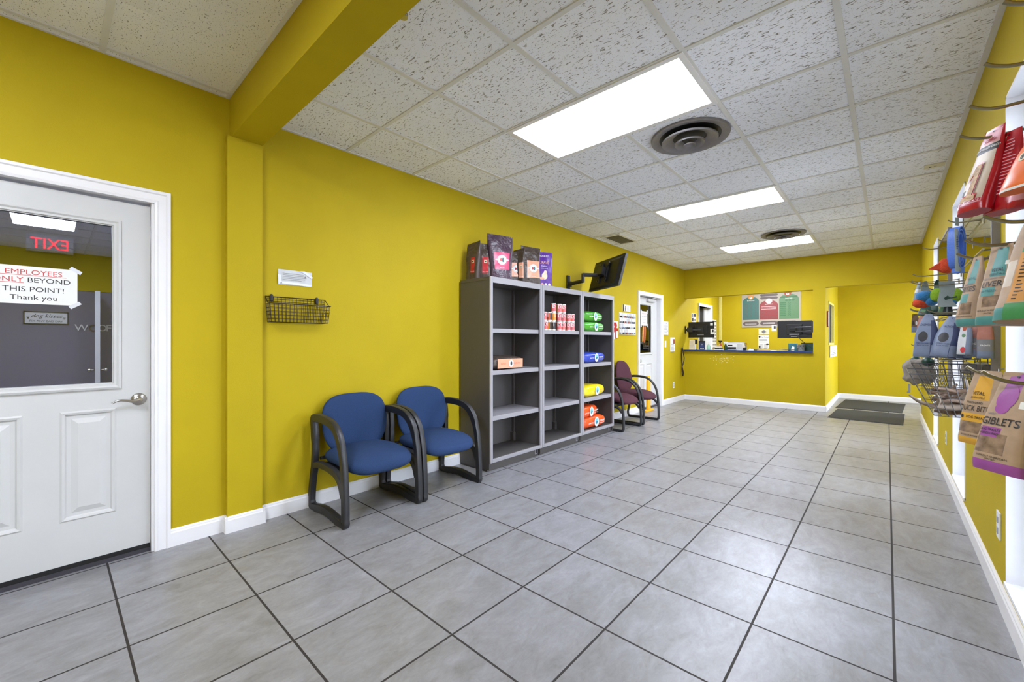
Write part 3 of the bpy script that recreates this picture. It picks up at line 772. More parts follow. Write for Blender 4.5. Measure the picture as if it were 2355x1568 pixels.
# ---- kibble bags standing on top of the shelving
def kibble(label, px, ptop, x, wid, T, yaw, body, lab, lab_rect, seed, texts=(), purple=False, lean=0):
    c = onx(px, ptop, x); h = c.z - SH - .001
    t = thing('pet_food_bag', label, 'bag', (x, c.y, SH + .001), (lean, 0, yaw), 'pet food bags standing on the shelving')
    rects = [(*lab_rect, lab)] if lab else []
    g, S = bag_mesh(wid, h, T, 'stand', body, rects, seed, .007); g.build('bag_body', parent=t, smooth=50)
    g = flatG(); w = wid
    if purple:
        f = surf(S, w, h, .002)
        g.text('MONKEY', .030, f, 'ink_white', 'CENTER', at_=(0, h * .86)); g.text('CRAVE', .040, f, 'lab_peach', 'CENTER', True, at_=(0, h * .66)); g.text('Cookies', .022, f, 'ink_white', 'CENTER', at_=(0, h * .57)); g.text('chicken flavour', .014, f, 'ink_white', 'CENTER', at_=(0, h * .51))
        fine_oval(g, f, 0, h * .30, w * .17, h * .10, 'paper_warm'); fine_oval(g, f, .01, h * .41, w * .09, h * .055, 'paper_warm'); fine_oval(g, f, -.04, h * .23, w * .18, h * .035, 'lab_peach')
        for i, m in enumerate(('paper_warm', 'lab_peach', 'paper', 'paper_warm')): 
            a = -w * .40 + i * w * .21; fine_oval(g, f, a + .012, h * .055, .018, .017, m, 10, 2)
    elif lab:
        r = (lab_rect[2] - lab_rect[0]) * w / 2 * .30; cx = (lab_rect[0] + lab_rect[2]) * w / 4; cz = (lab_rect[1] + lab_rect[3]) / 2 * h
        if r > .03: emblem(g, S, w, h, cx, cz + .01, r)
        if r <= .03: rect(g, surf(S, w, h, .0018), cx - .012, cz + .02, cx + .016, cz + .048, 'paper_warm'); rect(g, surf(S, w, h, .0024), cx - .004, cz + .028, cx + .008, cz + .040, 'ink')
        f = surf(S, w, h, .002); g.text('four-star', .014, f, 'ink_white', 'CENTER', at_=(cx, (lab_rect[1] + .03) * h))
    g.build('label_print', parent=t)
    return t
kibble('tall plum-brown pet food bag with a pink label, front of the bags above the shelving', 1150, 541, -2.77, .235, .12, 1.02, 'bag_plum', 'lab_pink', (-.60, .22, .70, .60), 1)
kibble('brown pet food bag with a red side label, at the left end above the shelving', 1090, 558, -2.93, .15, .09, .15, 'bag_brown', 'lab_red', (-.15, .16, .50, .58), 2)
kibble('brown pet food bag with a red label, just left of the tallest bag', 1112, 560, -2.87, .17, .08, .75, 'bag_brown', 'lab_red', (-.10, .16, .55, .62), 3)
kibble('short brown pet food bag with a peach label, directly right of the tallest bag', 1183, 580, -2.86, .19, .08, .95, 'bag_brown', 'lab_peach', (-.5, .22, .8, .66), 4)
kibble('narrow dark brown pet food bag seen edge-on between two peach labelled bags', 1194, 573, -2.82, .13, .07, .35, 'bag_brown', 'lab_peach', (.1, .16, .9, .60), 5)
kibble('brown pet food bag with a peach label, left neighbour of the purple bag', 1220, 568, -2.75, .20, .11, .95, 'bag_brown', 'lab_peach', (-.50, .16, .92, .62), 6)
kibble('purple treat bag with white lettering, right end of the bags above the shelving', 1249, 580, -2.76, .225, .06, 1.25, 'bag_purple', None, (0, 0, 0, 0), 7, purple=True)

# ---- bags lying on the shelves: pillow bags on their backs, front edge facing the room
def lying(label, y, w, h, T, z, body, seed, side, x=None, rz=0.0, tiltx=0.0, tilty=0.0, side_text=True):
    """w = extent along the shelf (y), h = depth into the shelf (x), T = thickness"""
    x = -2.705 if x is None else x
    t = thing('pet_food_bag', label, 'bag', (x, y, z), (tiltx, tilty, rz), 'pet food bags lying on the shelves')
    g = G(); off = Vector((seed * 5.1, 0, 0)); N_, Mv = 40, 28; rings = []
    for i in range(Mv + 1):
        a = -PI / 2 + PI * i / Mv
        ring = []
        for k in range(N_):
            b = 2 * PI * k / N_; sg = lambda q, e: math.copysign(abs(q) ** e, q)
            ca = abs(math.cos(a)) ** .34 if i not in (0, Mv) else .12
            px_ = h / 2 * ca * sg(math.cos(b), .28); py_ = w / 2 * ca * sg(math.sin(b), .22); pz = T / 2 * sg(math.sin(a), .6)
            e = max(abs(px_) / (h / 2), abs(py_) / (w / 2))
            d = Vector((px_ * 11, py_ * 11, pz * 8)) + off
            n = noise.noise(d) + .5 * noise.noise(d * 2.4)
            pz = pz * (1 - .22 * max(0, abs(py_) / (w / 2) - .55) / .45) + n * .007
            ring.append((px_ - h / 2 + .004 * n, py_ + .006 * n, pz + T / 2))
        rings.append(ring)
    g.loft(rings, body); g.build('bag_body', parent=t, smooth=50)
    g = flatG()
    def f(u, v):       # on the edge that faces the room; bulges with the bag
        n = (1 - (2 * (v / T) - 1) ** 2) ** .5 if 0 < v < T else 0
        return (.0035 + .004 * n, u, v)
    if side == 'peach':
        rect(g, f, -w * .36, T * .10, w * .42, T * .80, 'lab_peach'); f2 = lambda u, v: (f(u, v)[0] + .002, u, v)
        oval(g, f2, .02, T * .45, .035, .035, 'logo_white'); f3 = lambda u, v: (f(u, v)[0] + .0035, u, v)
        oval(g, f3, .02, T * .45, .013, .02, 'ink'); g.text('FOUR-STAR', .020, f3, 'ink_red', 'CENTER', at_=(w * .22, T * .40)); g.text('SALMON', .018, f3, 'lab_orange', 'CENTER', at_=(-w * .2, T * .40))
    else:
        f2 = lambda u, v: (f(u, v)[0] + .0015, u, v); f3 = lambda u, v: (f(u, v)[0] + .003, u, v)
        c = w * .06
        oval(g, f2, c, T * .50, T * .34, T * .40, 'logo_white'); oval(g, f3, c, T * .56, T * .24, T * .24, 'logo_blue'); f4 = lambda u, v: (f(u, v)[0] + .0045, u, v)
        oval(g, f4, c - .004, T * .44, T * .08, T * .14, 'teal_dark'); oval(g, f4, c + .012, T * .50, T * .05, T * .05, 'teal_dark')
        g.text('natural', T * .26, f3, side, 'LEFT', True, at_=(c + T * .45, T * .48)); g.text('balance diet', T * .15, f3, side, 'LEFT', at_=(c + T * .47, T * .30))
        g.text('grain free', T * .2, f3, side, 'RIGHT', at_=(c - T * .45, T * .42))
    g.build('label_print', parent=t)
    return t
z3, z2_, z1_, z0_ = ZL[2] + .0005, ZL[1] + .0005, ZL[0] + .0005, .1105
lying('brown bag with a peach side label lying flat in the shelving nearest the blue chairs', 2.96, .46, .34, .125, z2_, 'bag_brown', 1, 'peach')
lying('bright green bag lying on its shelf, lower of the two green bags', 4.535, .52, .34, .125, z3, 'bag_green', 2, 'ink_white', rz=-.02)
lying('bright green bag lying on top of the other green bag', 4.52, .50, .34, .128, z3 + .124, 'bag_green', 3, 'ink_white', rz=.03)
lying('royal blue bag lying alone on its shelf below the green bags', 4.54, .54, .35, .13, z2_, 'bag_blue', 4, 'ink_white')
lying('bright yellow bag lying alone on its shelf above the orange bags', 4.56, .54, .35, .14, z1_, 'bag_yellow', 5, 'lab_peach', rz=.05)
lying('orange bag lying on the bottom deck, lower of the two orange bags', 4.54, .54, .36, .145, z0_, 'bag_orange', 6, 'ink_white', rz=-.05)
lying('orange bag slumped on top of the other orange bag', 4.43, .46, .34, .145, z0_ + .140, 'bag_orange', 7, 'ink_white', rz=.08)

# ---- small cans
def can(label, y, z, x, rot, body, side, r=.029, h=.098):
    t = thing('food_can', label, 'can', (x, y, z), rot, 'small food cans stacked on the middle shelving unit')
    g = G(); n = 28
    prof = [(r, .004), (r, h * .12), (r, h * .46), (r, h * .9), (r, h - .004)]
    rings = [[(a * math.cos(2 * PI * k / n), a * math.sin(2 * PI * k / n), zz) for k in range(n)] for a, zz in prof]
    ms = []
    for i in range(4):
        for k in range(n):
            a = ((k + .5) / n * 360 + 180) % 360 - 180           # 0 = front
            m = 'can_white' if i in (0, 3) or (int(a / 18) % 4 == 3 and i == 2) else (body if abs(a) > 50 else 'can_pink')
            if a < -50 and i in (1, 2): m = side if a > -110 else 'can_dark'
            ms.append(m)
    g.loft(rings, ms, caps=False); g.build('can_body', parent=t, smooth=40)
    g = G(); g.lathe([(0, 0), (r * .92, 0), (r, .002), (r, .004)], 'tin', seg=n, caps=False); g.lathe([(r, h - .004), (r * .98, h), (r * .9, h - .001), (r * .88, h - .004), (0, h - .004)], 'tin', seg=n, caps=False); g.build('rim', parent=t, smooth=40)
    g = flatG(); rr = r + .0006
    def f(u, v): a = u / r; return (rr * math.cos(a), rr * math.sin(a), v)
    def f2(u, v): a = u / r; return ((rr + .0006) * math.cos(a), (rr + .0006) * math.sin(a), v)
    oval(g, f, 0, h * .66, .014, .016, 'logo_white', 16); oval(g, f2, .002, h * .66, .005, .008, 'ink', 10)
    for i in range(3): rect(g, f, -.012, h * (.38 - .09 * i), .012, h * (.41 - .09 * i), 'can_white')
    g.build('label_print', parent=t)
    return t
cols = ['can_rust', 'can_amber', 'lab_red']
pos = []
fy = [3.560, 3.700, 3.775, 3.868, 3.938, 4.045, 4.108]
protos = [can('', 0, 0, 0, 0, 'can_rust', 'can_rust'), can('', 0, 0, 0, 0, 'can_amber', 'can_amber'), can('', 0, 0, 0, 0, 'can_dark', 'lab_red')]
tier = {0: 'bottom', 1: 'middle', 2: 'top'}
names7 = ['leftmost can', 'second can from left', 'third can from left', 'fourth can from left', 'third can from right', 'second can from right', 'rightmost can']
used = set(); FYZ = [onx(q, 760, -2.69).y for q in (1257.5, 1267, 1276.5, 1289.5, 1299.5, 1311.5, 1320)]
def place_can(k, label, y, z, x, rot):
    if k not in used:
        used.add(k); o = protos[k]; o.location = (x, y, z); o.rotation_euler = (0, 0, rot); o['label'] = label; return o
    return dup(protos[k], label, (x, y, z), rot)
zc = ZL[2] + .0005
for lv in (0, 1):
    for i, y in enumerate(FYZ):
        place_can((i + lv * 2) % 3, '%s in the %s row of the can stack' % (names7[i], tier[lv]), y + random.uniform(-.003, .003), zc + lv * .0985, -2.71 - random.uniform(0, .012), (-.75 if i not in (1, 2) else 1.6 + i) + random.uniform(-.15, .15) - (.0 if lv else .1))
for i, y in enumerate(FYZ[2:5]):
    place_can(i, '%s of the three cans topping the can stack' % ['left', 'middle', 'right'][i], y, zc + .197, -2.712, -.75 + random.uniform(-.1, .1))
for lv in (0, 1):
    for i, y in enumerate([FYZ[0] + .03, FYZ[1] + .04, FYZ[2] + .05]):
        place_can(i, '%s can hidden behind the %s row of the can stack' % (['left', 'middle', 'right'][i], tier[lv]), y, zc + lv * .0985, -2.80, 2.2 + i)

# ================================================================ television on its wall arm
tv = thing('television', 'black flat television seen from behind, tilted down above the shelving', 'television', (-2.60, 4.64, 1.90))
ed = Vector((.862, -.507, 0)); up = Vector((.507 * .27, .862 * .27, .963)).normalized(); nb = up.cross(ed) * -1
nb = ed.cross(up); nb = nb if nb.y < 0 else -nb
Rm = Matrix(((ed.x, up.x, nb.x), (ed.y, up.y, nb.y), (ed.z, up.z, nb.z))).to_4x4()
Rm.translation = Vector((-2.605, 4.645, 2.035)) - tv.location
g = G(); g.box((-.36, -.197, -.03), (.36, .197, 0), 'black', Rm); g.box((-.355, -.192, -.031), (.355, .192, -.0302), 'black_gloss', Rm); g.build('screen_panel', parent=tv, bevel=.004)
g = G(); g.loft([[tuple(Rm @ Vector((sx * a, sy * b + dy, z))) for sx, sy in ((-1, -1), (1, -1), (1, 1), (-1, 1))] for a, b, dy, z in ((.33, .18, -.01, 0), (.30, .155, -.02, .022), (.28, .14, -.02, .024))], 'black'); g.build('rear_housing', parent=tv)
arm = thing('wall_mount_arm', 'black folding wall arm carrying the television above the shelving', 'wall mount', (XL, 4.50, 1.95))
Ai = Matrix.Translation(-Vector(arm.location))
g = G(); g.box((0, -.03, -.09), (.022, .03, .09), 'frame_black'); g.build('wall_plate', parent=arm, bevel=.006)
def abs_tube(g, pts, r, m='frame_black', **k): g.tube([Ai @ Vector(p) for p in pts], r, m, **k)
el = Vector((-2.80, 4.42, 1.935)); hub = Rm.translation + tv.location + nb * .07
g = G(); abs_tube(g, [(XL + .02, 4.50, 1.925), el], .024); abs_tube(g, [(XL + .05, 4.50, 1.89), (XL + .05, 4.50, 1.96)], .016); g.build('lower_arm', parent=arm)
g = G(); abs_tube(g, [el + Vector((0, 0, -.02)), el + Vector((0, 0, .09))], .020); abs_tube(g, [el + Vector((0, 0, .075)), Vector((hub.x - .05, hub.y - .02, el.z + .075))], .024); g.build('upper_arm', parent=arm)
g = G(); Q = Ai @ (Matrix.Translation(tv.location) @ Rm)
for s in (-1, 1):
    g.box((s * .07 - .014, -.13, .025), (s * .07 + .014, .13, .045), 'frame_black', Q)
    g.tube([Q @ Vector((s * .02, 0, .05)), Q @ Vector((s * .11, .11, .04))], .010, 'frame_black'); g.tube([Q @ Vector((s * .02, 0, .05)), Q @ Vector((s * .11, -.11, .04))], .010, 'frame_black')
g.box((-.06, -.05, .04), (.06, .05, .10), 'frame_black', Q); g.build('vesa_bracket', parent=arm)
g = G()
for s in (-1, 1):
    for q in (-1, 1): g.lathe([(0, 0), (.006, 0), (.006, .004), (0, .005)], 'nickel', T=Q @ Matrix.Translation((s * .11, q * .11, .047)), seg=10)
g.build_each('screw', parent=arm)

# ================================================================ wire basket and paper on the left wall
bk = thing('wire_basket', 'black wire basket hooked on the yellow wall below the taped paper', 'basket', (XL, 1.15, 1.315))
y0, y1 = -.19, .205; g = G(); r = .0016
def rim_z(x): return .175 if x < .012 else .175 - .055 * min(1, (x - .012) / .03)
def bpath(xf, zz): return [(.006, y0 + .012, zz), (xf, y0 + .012 + .01, zz), (xf, y1 - .01, zz), (.006, y1, zz), (.006, y0 + .012, zz)]
for i in range(6): 
    zz = .002 + i * .024; k = .012 * (1 - i / 5); 
    g.tube([(.006, y0 + k, zz), (.095 - k, y0 + k, zz), (.095 - k, y1 - k, zz), (.006, y1 - k, zz)], r, 'wire_black', seg=5, wrap=True)
for zz in (.143, .16): g.tube([(.005, y0 + .005, zz), (.005, y1 - .005, zz)], r, 'wire_black', seg=5)
n = 17
for i in range(n):
    y = y0 + (y1 - y0) * i / (n - 1); ya = y0 + .012 + (y1 - y0 - .024) * i / (n - 1)
    g.tube([(.005, y, .175), (.006, ya, .002), (.083, ya, .002), (.096, y, .125)], r, 'wire_black', seg=5)
for i in range(1, 5):
    for y, ya in ((y0, y0 + .012), (y1, y1 - .012)): g.tube([(.018 * i + .008, ya, .002), (.018 * i + .008, y, .125)], r, 'wire_black', seg=5)
    g.tube([(.018 * i, y0 + .012, .002), (.018 * i, y1 - .012, .002)], r, 'wire_black', seg=5)
g.build('wire_mesh', parent=bk)
g = G(); g.tube([(.004, y0, .175), (.004, y1, .175), (.03, y1 + .002, .155), (.06, y1 + .004, .130), (.097, y1 + .004, .125), (.097, y0 - .004, .125), (.06, y0 - .004, .130), (.03, y0 - .002, .155)], .003, 'wire_black', seg=6, wrap=True); g.build('rim', parent=bk)
for y in (-.155, .145):
    g = G(); g.sup((.010, y, .165), .008, .010, .026, 'black', .6, .6, 12, 8); g.build('hook_clip', parent=bk)
c = onx(679, 640, XL)
pp = thing('taped_paper', 'crumpled white paper taped on the yellow wall above the wire basket', 'paper', (XL, c.y, c.z))
g = G(); w, h = .112, .052; vs = []; fs = []; nx_, nz_ = 24, 12
for j in range(nz_ + 1):
    for i in range(nx_ + 1):
        u = -w + 2 * w * i / nx_; v = -h + 2 * h * j / nz_; vs.append((.004 + .003 * noise.noise(Vector((u * 40, v * 60, 2))) + .002 * noise.noise(Vector((u * 90, v * 20, 5))), u, v - .0))
for j in range(nz_):
    for i in range(nx_): a = j * (nx_ + 1) + i; fs.append((a, a + 1, a + nx_ + 2, a + nx_ + 1))
g.flat = True; g.add(vs, fs, 'paper_grey'); o = g.build('sheet', parent=pp, smooth=80)
f = lambda u, v: (.0085, u, v); g = flatG()
lines(g, f, -.085, .08, .028, 5, .011, 'ink_grey', .22); oval(g, f, .065, .012, .006, .007, 'ink_grey', 10); g.build('print', parent=pp)
g = flatG(); g.poly([(.0092, u, v) for u, v in ((.03, .052), (.062, .055), (.116, .018), (.110, .004), (.07, .030))], 'tape'); g.poly([(.0092, u, v) for u, v in ((-.116, .015), (-.095, .013), (-.09, -.045), (-.112, -.048))], 'tape'); g.poly([(.0092, u, v) for u, v in ((-.10, -.044), (.1, -.052), (.112, -.036), (-.09, -.03))], 'tape'); g.build_each('tape_strip', parent=pp)

# ================================================================ employees door signs
c0 = onx(0, 590, X1 - .014); 
def onp(px, py): return onx(px, py, X1 - .0135)
A, B = onp(178, 622), onp(172, 703); TLz = onp(0, 594).z
sg_ = thing('door_notice', 'white laminated EMPLOYEES ONLY notice taped on the pane of the near door', 'sign', (X1 - .0135, (A.y - .163), (A.z + B.z) / 2))
g = G(); hw, hh = .163, (A.z - B.z) / 2; g.box((0, -hw, -hh), (.0012, hw, hh), 'paper'); g.build('sheet', parent=sg_)
f = lambda u, v: (.0018, u, v); g = flatG(); L4 = [('EMPLOYEES', .059, 'ink_red', True), ('THIS POINT!', -.024, 'ink', False), ('Thank you', -.064, 'ink', False)]
for s, v, m, b_ in L4: g.text(s, .034, f, m, 'CENTER', b_, at_=(.016, v - .008), sx=1.08)
g.text('ONLY', .034, f, 'ink_red', 'LEFT', True, at_=(-.118, .0135), sx=1.08); g.text('BEYOND', .034, f, 'ink', 'LEFT', False, at_=(-.008, .0135), sx=1.08)
rect(g, f, -.092, .046, .124, .0482, 'ink_red'); rect(g, f, -.118, .0085, -.018, .0107, 'ink_red'); g.build('lettering', parent=sg_)
g = flatG()
for (u, v), a in (((.158, hh - .003), -.6), ((.155, -hh + .002), .6), ((-.158, hh - .002), .6), ((-.155, -hh), -.6)):
    ca, sa = math.cos(a), math.sin(a); g.poly([(.0024, u + x * ca - z * sa, v + x * sa + z * ca) for x, z in ((-.024, -.009), (.024, -.008), (.022, .009), (-.024, .008))], 'tape')
g.build_each('tape_strip', parent=sg_)
# inside the staff room
def staff(px, py): return onx(px, py, -10.39)
c = staff(107, 731); s2 = thing('framed_sign', 'small framed dog kisses sign on the far wall beyond the near door pane', 'sign', (-10.39, c.y, c.z))
g = G(); W2, H2 = .25, .105; g.box((0, -W2, -H2), (.006, W2, H2), 'paper'); g.build('panel', parent=s2)
g = G()
for a, b in (((-W2, -H2), (W2, -H2 + .014)), ((-W2, H2 - .014), (W2, H2)), ((-W2, -H2), (-W2 + .014, H2)), ((W2 - .014, -H2), (W2, H2))): g.box((0, *a), (.025, *b), 'black')
g.build('frame', parent=s2)
g = flatG(); f = lambda u, v: (.008, u, v); g.text('dog kisses', .085, f, 'ink', 'CENTER', at_=(0, .005), shear=.4); g.text('FIX ANY BAD DAY', .045, f, 'ink', 'CENTER', at_=(0, -.07)); 
for u, v in ((-.20, -.01), (.20, -.01)):
    oval(g, f, u, v, .012, .010, 'ink', 10)
    for k in range(4): oval(g, f, u - .015 + .01 * k, v + .016 + .004 * (k in (1, 2)), .004, .005, 'ink', 8)
g.build('lettering', parent=s2)
c = staff(178, 750); s3 = thing('wall_letters', 'pale cut-out WOOF letters on the staff room wall', 'letters', (-10.39, c.y - .015, c.z - .08))
g = flatG(); f = lambda u, v: (.02, u, v); 
for i, ch in enumerate('WOOF'):
    vs, fs = txt_mesh(ch, .16, 'LEFT', True); o_ = -.02 + [0, .165, .275, .385][i]; g.add([(.02, p.x + o_, p.y) for p in vs] + [(.0, p.x + o_, p.y) for p in vs], fs + [tuple(i_ + len(vs) for i_ in reversed(q)) for q in fs], 'poster_grey' if i == 1 else 'paper')
g.build_each('letter', parent=s3)
b = staff(224, 780)
s4 = thing('open_door_leaf', 'white door leaf standing open edge-on in the staff room', 'door', (-9.9, onx(224, 780, -9.9).y, 0), -.050)
g = G(); g.box((-.4, -.03, .02), (.4, .03, 2.0), 'white_door'); g.build('leaf', parent=s4)
g = G()
for s in (-1, 1): g.lathe([(0, 0), (.03, 0), (.012, .012), (.012, .045), (.03, .055), (.03, .08), (0, .09)], 'nickel', T=Matrix.Translation((.34, s * .03, .72)) @ Matrix.Rotation(-s * PI / 2, 4, 'X'), seg=14)
g.build_each('door_knob', parent=s4, smooth=40)

# ================================================================ left wall, far end
def wall_item(name, label, cat, px0, py0, px1, py1, x=XL, group=None):
    a, b = onx(px0, py0, x), onx(px1, py1, x); t = thing(name, label, cat, (x, (a.y + b.y) / 2, (a.z + b.z) / 2), 0, group)
    return t, abs(b.y - a.y) / 2, abs(a.z - b.z) / 2
LX = lambda e: (lambda u, v: (e, u, v))
t, w, h = wall_item('wall_notice', 'white printed notice on the yellow wall right of the far door, above the switch', 'notice', 1526, 739, 1536.5, 770)
g = G(); g.box((0, -w, -h), (.003, w, h), 'paper'); g.build('sheet', parent=t)
g = flatG(); g.text('PET PAL', .035, LX(.004), 'ink_blue', 'CENTER', at_=(0, h - .05)); lines(g, LX(.004), -w * .8, w * .8, h - .08, 9, .022, 'ink_grey', .3); oval(g, LX(.005), w * .5, -h * .4, .02, .02, 'ink'); g.build('print', parent=t)
t, w, h = wall_item('wall_notice', 'white printed notice on the yellow wall left of the counter', 'notice', 1541.5, 776, 1552, 808)
g = G(); g.box((0, -w, -h), (.003, w, h), 'paper'); g.build('sheet', parent=t)
g = flatG(); g.text('?', .06, LX(.004), 'teal', 'CENTER', True, at_=(-.02, h - .07)); rect(g, LX(.004), .02, h - .12, w * .9, h - .03, 'poster_rust'); lines(g, LX(.004), -w * .8, w * .8, h - .13, 7, .025, 'ink_grey', .3); g.build('print', parent=t)
t, w, h = wall_item('light_switch', 'white wall switch plate right of the far door', 'switch', 1528, 783, 1532, 799)
g = G(); g.box((0, -.035, -.06), (.006, .035, .06), 'plastic_white'); g.build('plate', parent=t, bevel=.002); g = G(); g.box((.006, -.008, -.02), (.014, .008, .02), 'plastic_white'); g.build('toggle', parent=t)
t, w, h = wall_item('wall_outlet', 'white electrical outlet low on the left wall near the counter', 'outlet', 1547, 877, 1551, 893)
g = G(); g.box((0, -.035, -.06), (.006, .035, .06), 'plastic_white'); g.build('plate', parent=t, bevel=.002); g = G()
for z in (-.025, .025): g.box((.006, -.014, z - .016), (.008, .014, z + .016), 'plastic_grey')
g.build_each('socket', parent=t)
# card of hanging tags, booklet, red heart tag display
t, w, h = wall_item('tag_display', 'wall card full of small pet tags beside the far door', 'display', 1423, 718, 1461, 770)
g = G(); g.box((0, -w, -h), (.008, w, h), 'paper'); g.build('backing_card', parent=t)
g = G(); random.seed(3)
for r_ in range(4):
    zt = h - r_ * h * .5
    g.box((.008, -w, zt - h * .5 + .01), (.011, w, zt - h * .30), 'plastic_grey')
    for k in range(8):
        y = -w * .9 + k * w * .225; g.box((.012, y - w * .085, zt - h * .40), (.02 + .008 * random.random(), y + w * .08, zt - h * .06), random.choice(['paper', 'paper', 'logo_white', 'paper_grey']))
        g.box((.021, y - w * .05, zt - h * .46), (.032, y + w * .05, zt - h * .30), random.choice(['navy', 'ink_grey', 'black', 'poster_rust', 'steel_bag', 'plastic_grey']))
o = g.build('tag_card', parent=t); tag(o, kind='stuff')
t, w, h = wall_item('booklet', 'small black and white booklet on the wall above the tag display', 'booklet', 1431, 700, 1448, 717)
g = G(); g.box((0, -w, -h), (.012, w, h), 'paper'); g.build('cover', parent=t)
g = flatG(); rect(g, LX(.013), -w, -h, -w * .7, h, 'ink'); oval(g, LX(.013), -w * .3, h * .35, w * .13, h * .3, 'poster_rust'); rect(g, LX(.0132), -w * .5, -h * .9, -w * .15, h * .1, 'ink_grey'); lines(g, LX(.013), w * .1, w * .85, h * .7, 6, h * .26, 'ink_grey', .3); g.build('print', parent=t)
t = thing('heart_tag_stand', 'red heart sign with small white cards beside the shelving end', 'sign', (XL, 5.70, 1.34))
g = G(); P = []
for k in range(32):
    a = 2 * PI * k / 32; P.append((.10 * 16 * math.sin(a) ** 3 / 16, .10 * (13 * math.cos(a) - 5 * math.cos(2 * a) - 2 * math.cos(3 * a) - math.cos(4 * a)) / 16))
g.loft([[(x, u, v + .06) for u, v in P] for x in (.006, .018)], 'lab_red'); g.build('heart', parent=t)
g = flatG(); g.text('pet', .05, LX(.019), 'ink_white', 'CENTER', at_=(0, .055)); g.build('lettering', parent=t)
g = G(); g.box((.001, .03, .05), (.006, .15, .15), 'paper'); g.box((.006, -.02, -.12), (.012, .05, -.01), 'paper'); g.box((.006, .06, -.11), (.014, .14, .04), 'lab_red'); g.box((.014, .07, -.10), (.016, .13, 0), 'paper'); g.build_each('price_card', parent=t)
# notice and hot dog picture on the far door's pane
XG = X2 - .0135
t = thing('door_notice', 'white notice with small lettering taped on the pane of the far door', 'sign', (XG, 6.985, 1.585))
g = G(); g.box((0, -.13, -.125), (.002, .13, .125), 'paper'); g.build('sheet', parent=t)
g = flatG(); g.text('EMPLOYEES', .034, LX(.003), 'ink_red', 'CENTER', True, at_=(0, .075)); g.text('ONLY BEYOND', .030, LX(.003), 'ink', 'CENTER', at_=(0, .025)); g.text('THIS POINT!', .030, LX(.003), 'ink', 'CENTER', at_=(0, -.025)); g.text('Thank you', .030, LX(.003), 'ink', 'CENTER', at_=(0, -.08)); g.build('lettering', parent=t)
g = G()
for u in (-.12, .12):
    for v in (-.12, .12): g.box((.003, u - .02, v - .03), (.004, u + .02, v + .03), 'tape')
g.build_each('tape_strip', parent=t)
t = thing('hot_dog_sticker', 'hot dog shaped picture on the pane of the far door', 'picture', (XG, 6.98, 1.31))
g = G(); R20 = Matrix.Rotation(-.12, 4, 'X'); g.sup((0, -.035, 0), .012, .030, .15, 'poster_tan', .8, .8, 14, 12, T=R20); g.sup((0, .035, 0), .012, .030, .15, 'poster_tan', .8, .8, 14, 12, T=R20); g.build_each('bun', parent=t, smooth=60)
g = G(); g.sup((.008, 0, 0), .016, .03, .15, 'poster_rust', .8, .8, 14, 12, T=R20); g.build('sausage', parent=t, smooth=60)
# folded yellow floor sign leaning in the corner by the far door
t = thing('floor_sign', 'folded yellow wet floor sign standing behind the maroon chairs', 'sign', (-3.01, 6.80, 0))
g = G(); g.loft([[(x, s * wd, z) for s, wd in ((-1, 1), (1, 1))] for x, z, wd in ()] or [[(-.02, -.055, .03), (.02, -.055, .03), (.02, .055, .03), (-.02, .055, .03)], [(-.018, -.055, .5), (.018, -.055, .5), (.018, .055, .5), (-.018, .055, .5)], [(-.014, -.045, .60), (.014, -.045, .60), (.014, .045, .60), (-.014, .045, .60)]], 'sign_yellow')
g.build('board', parent=t, bevel=.01)
g = G(); g.box((-.03, -.16, 0), (.03, .17, .028), 'sign_yellow'); g.build('foot', parent=t, bevel=.006)
g = G(); g.box((.0165, -.018, .50), (.0205, .018, .56), 'paper'); g.build('hand_hole', parent=t)
# leashes on a hook
t = thing('leash', 'dark leash looped on a wall hook at the left end of the counter', 'leash', (XL + .03, 8.50, 1.06))
g = G(); g.tube(smooth_path([(0, 0, 0), (.01, .03, -.12), (.02, .05, -.22), (.01, .02, -.33), (0, -.02, -.40), (.01, -.03, -.50), (.01, .0, -.57), (.01, .035, -.52), (.0, .01, -.42), (0, -.03, -.30), (-.005, -.03, -.12), (0, -.005, 0)], 6), .010, 'wire_black', seg=6); g.build('strap', parent=t, smooth=60)
g = G(); g.tube([(-.028, 0, .0), (.01, 0, -.005), (.015, 0, .03)], .004, 'nickel'); g.build('wall_hook', parent=t)

# ================================================================ reception counter and what stands on it
CT = 1.012
t = thing('counter_top', 'blue edged counter top in the reception opening', 'counter', ((XL - .936) / 2, YF + .07, .985))
g = G(); a = (-.936 - XL) / 2; g.box((-a + .002, -.115, .003), (a - .002, .30, .027), 'counter_grey'); g.build('slab', parent=t)
g = G(); g.box((-a - .0, -.125, 0), (a - .002, -.113, .0275), 'counter_blue'); g.build('edge_band', parent=t)
def cpos(px, dy=0.0): return ony(px, 800, YF + .03 + dy).x
YC = YF + .03
def cth(name, label, cat, px, dy=0.0, rot=0, group=None): return thing(name, label, cat, (cpos(px, dy), YC + dy, CT + .0008), rot, group)
FX = lambda e: (lambda u, v: (u, -e, v))
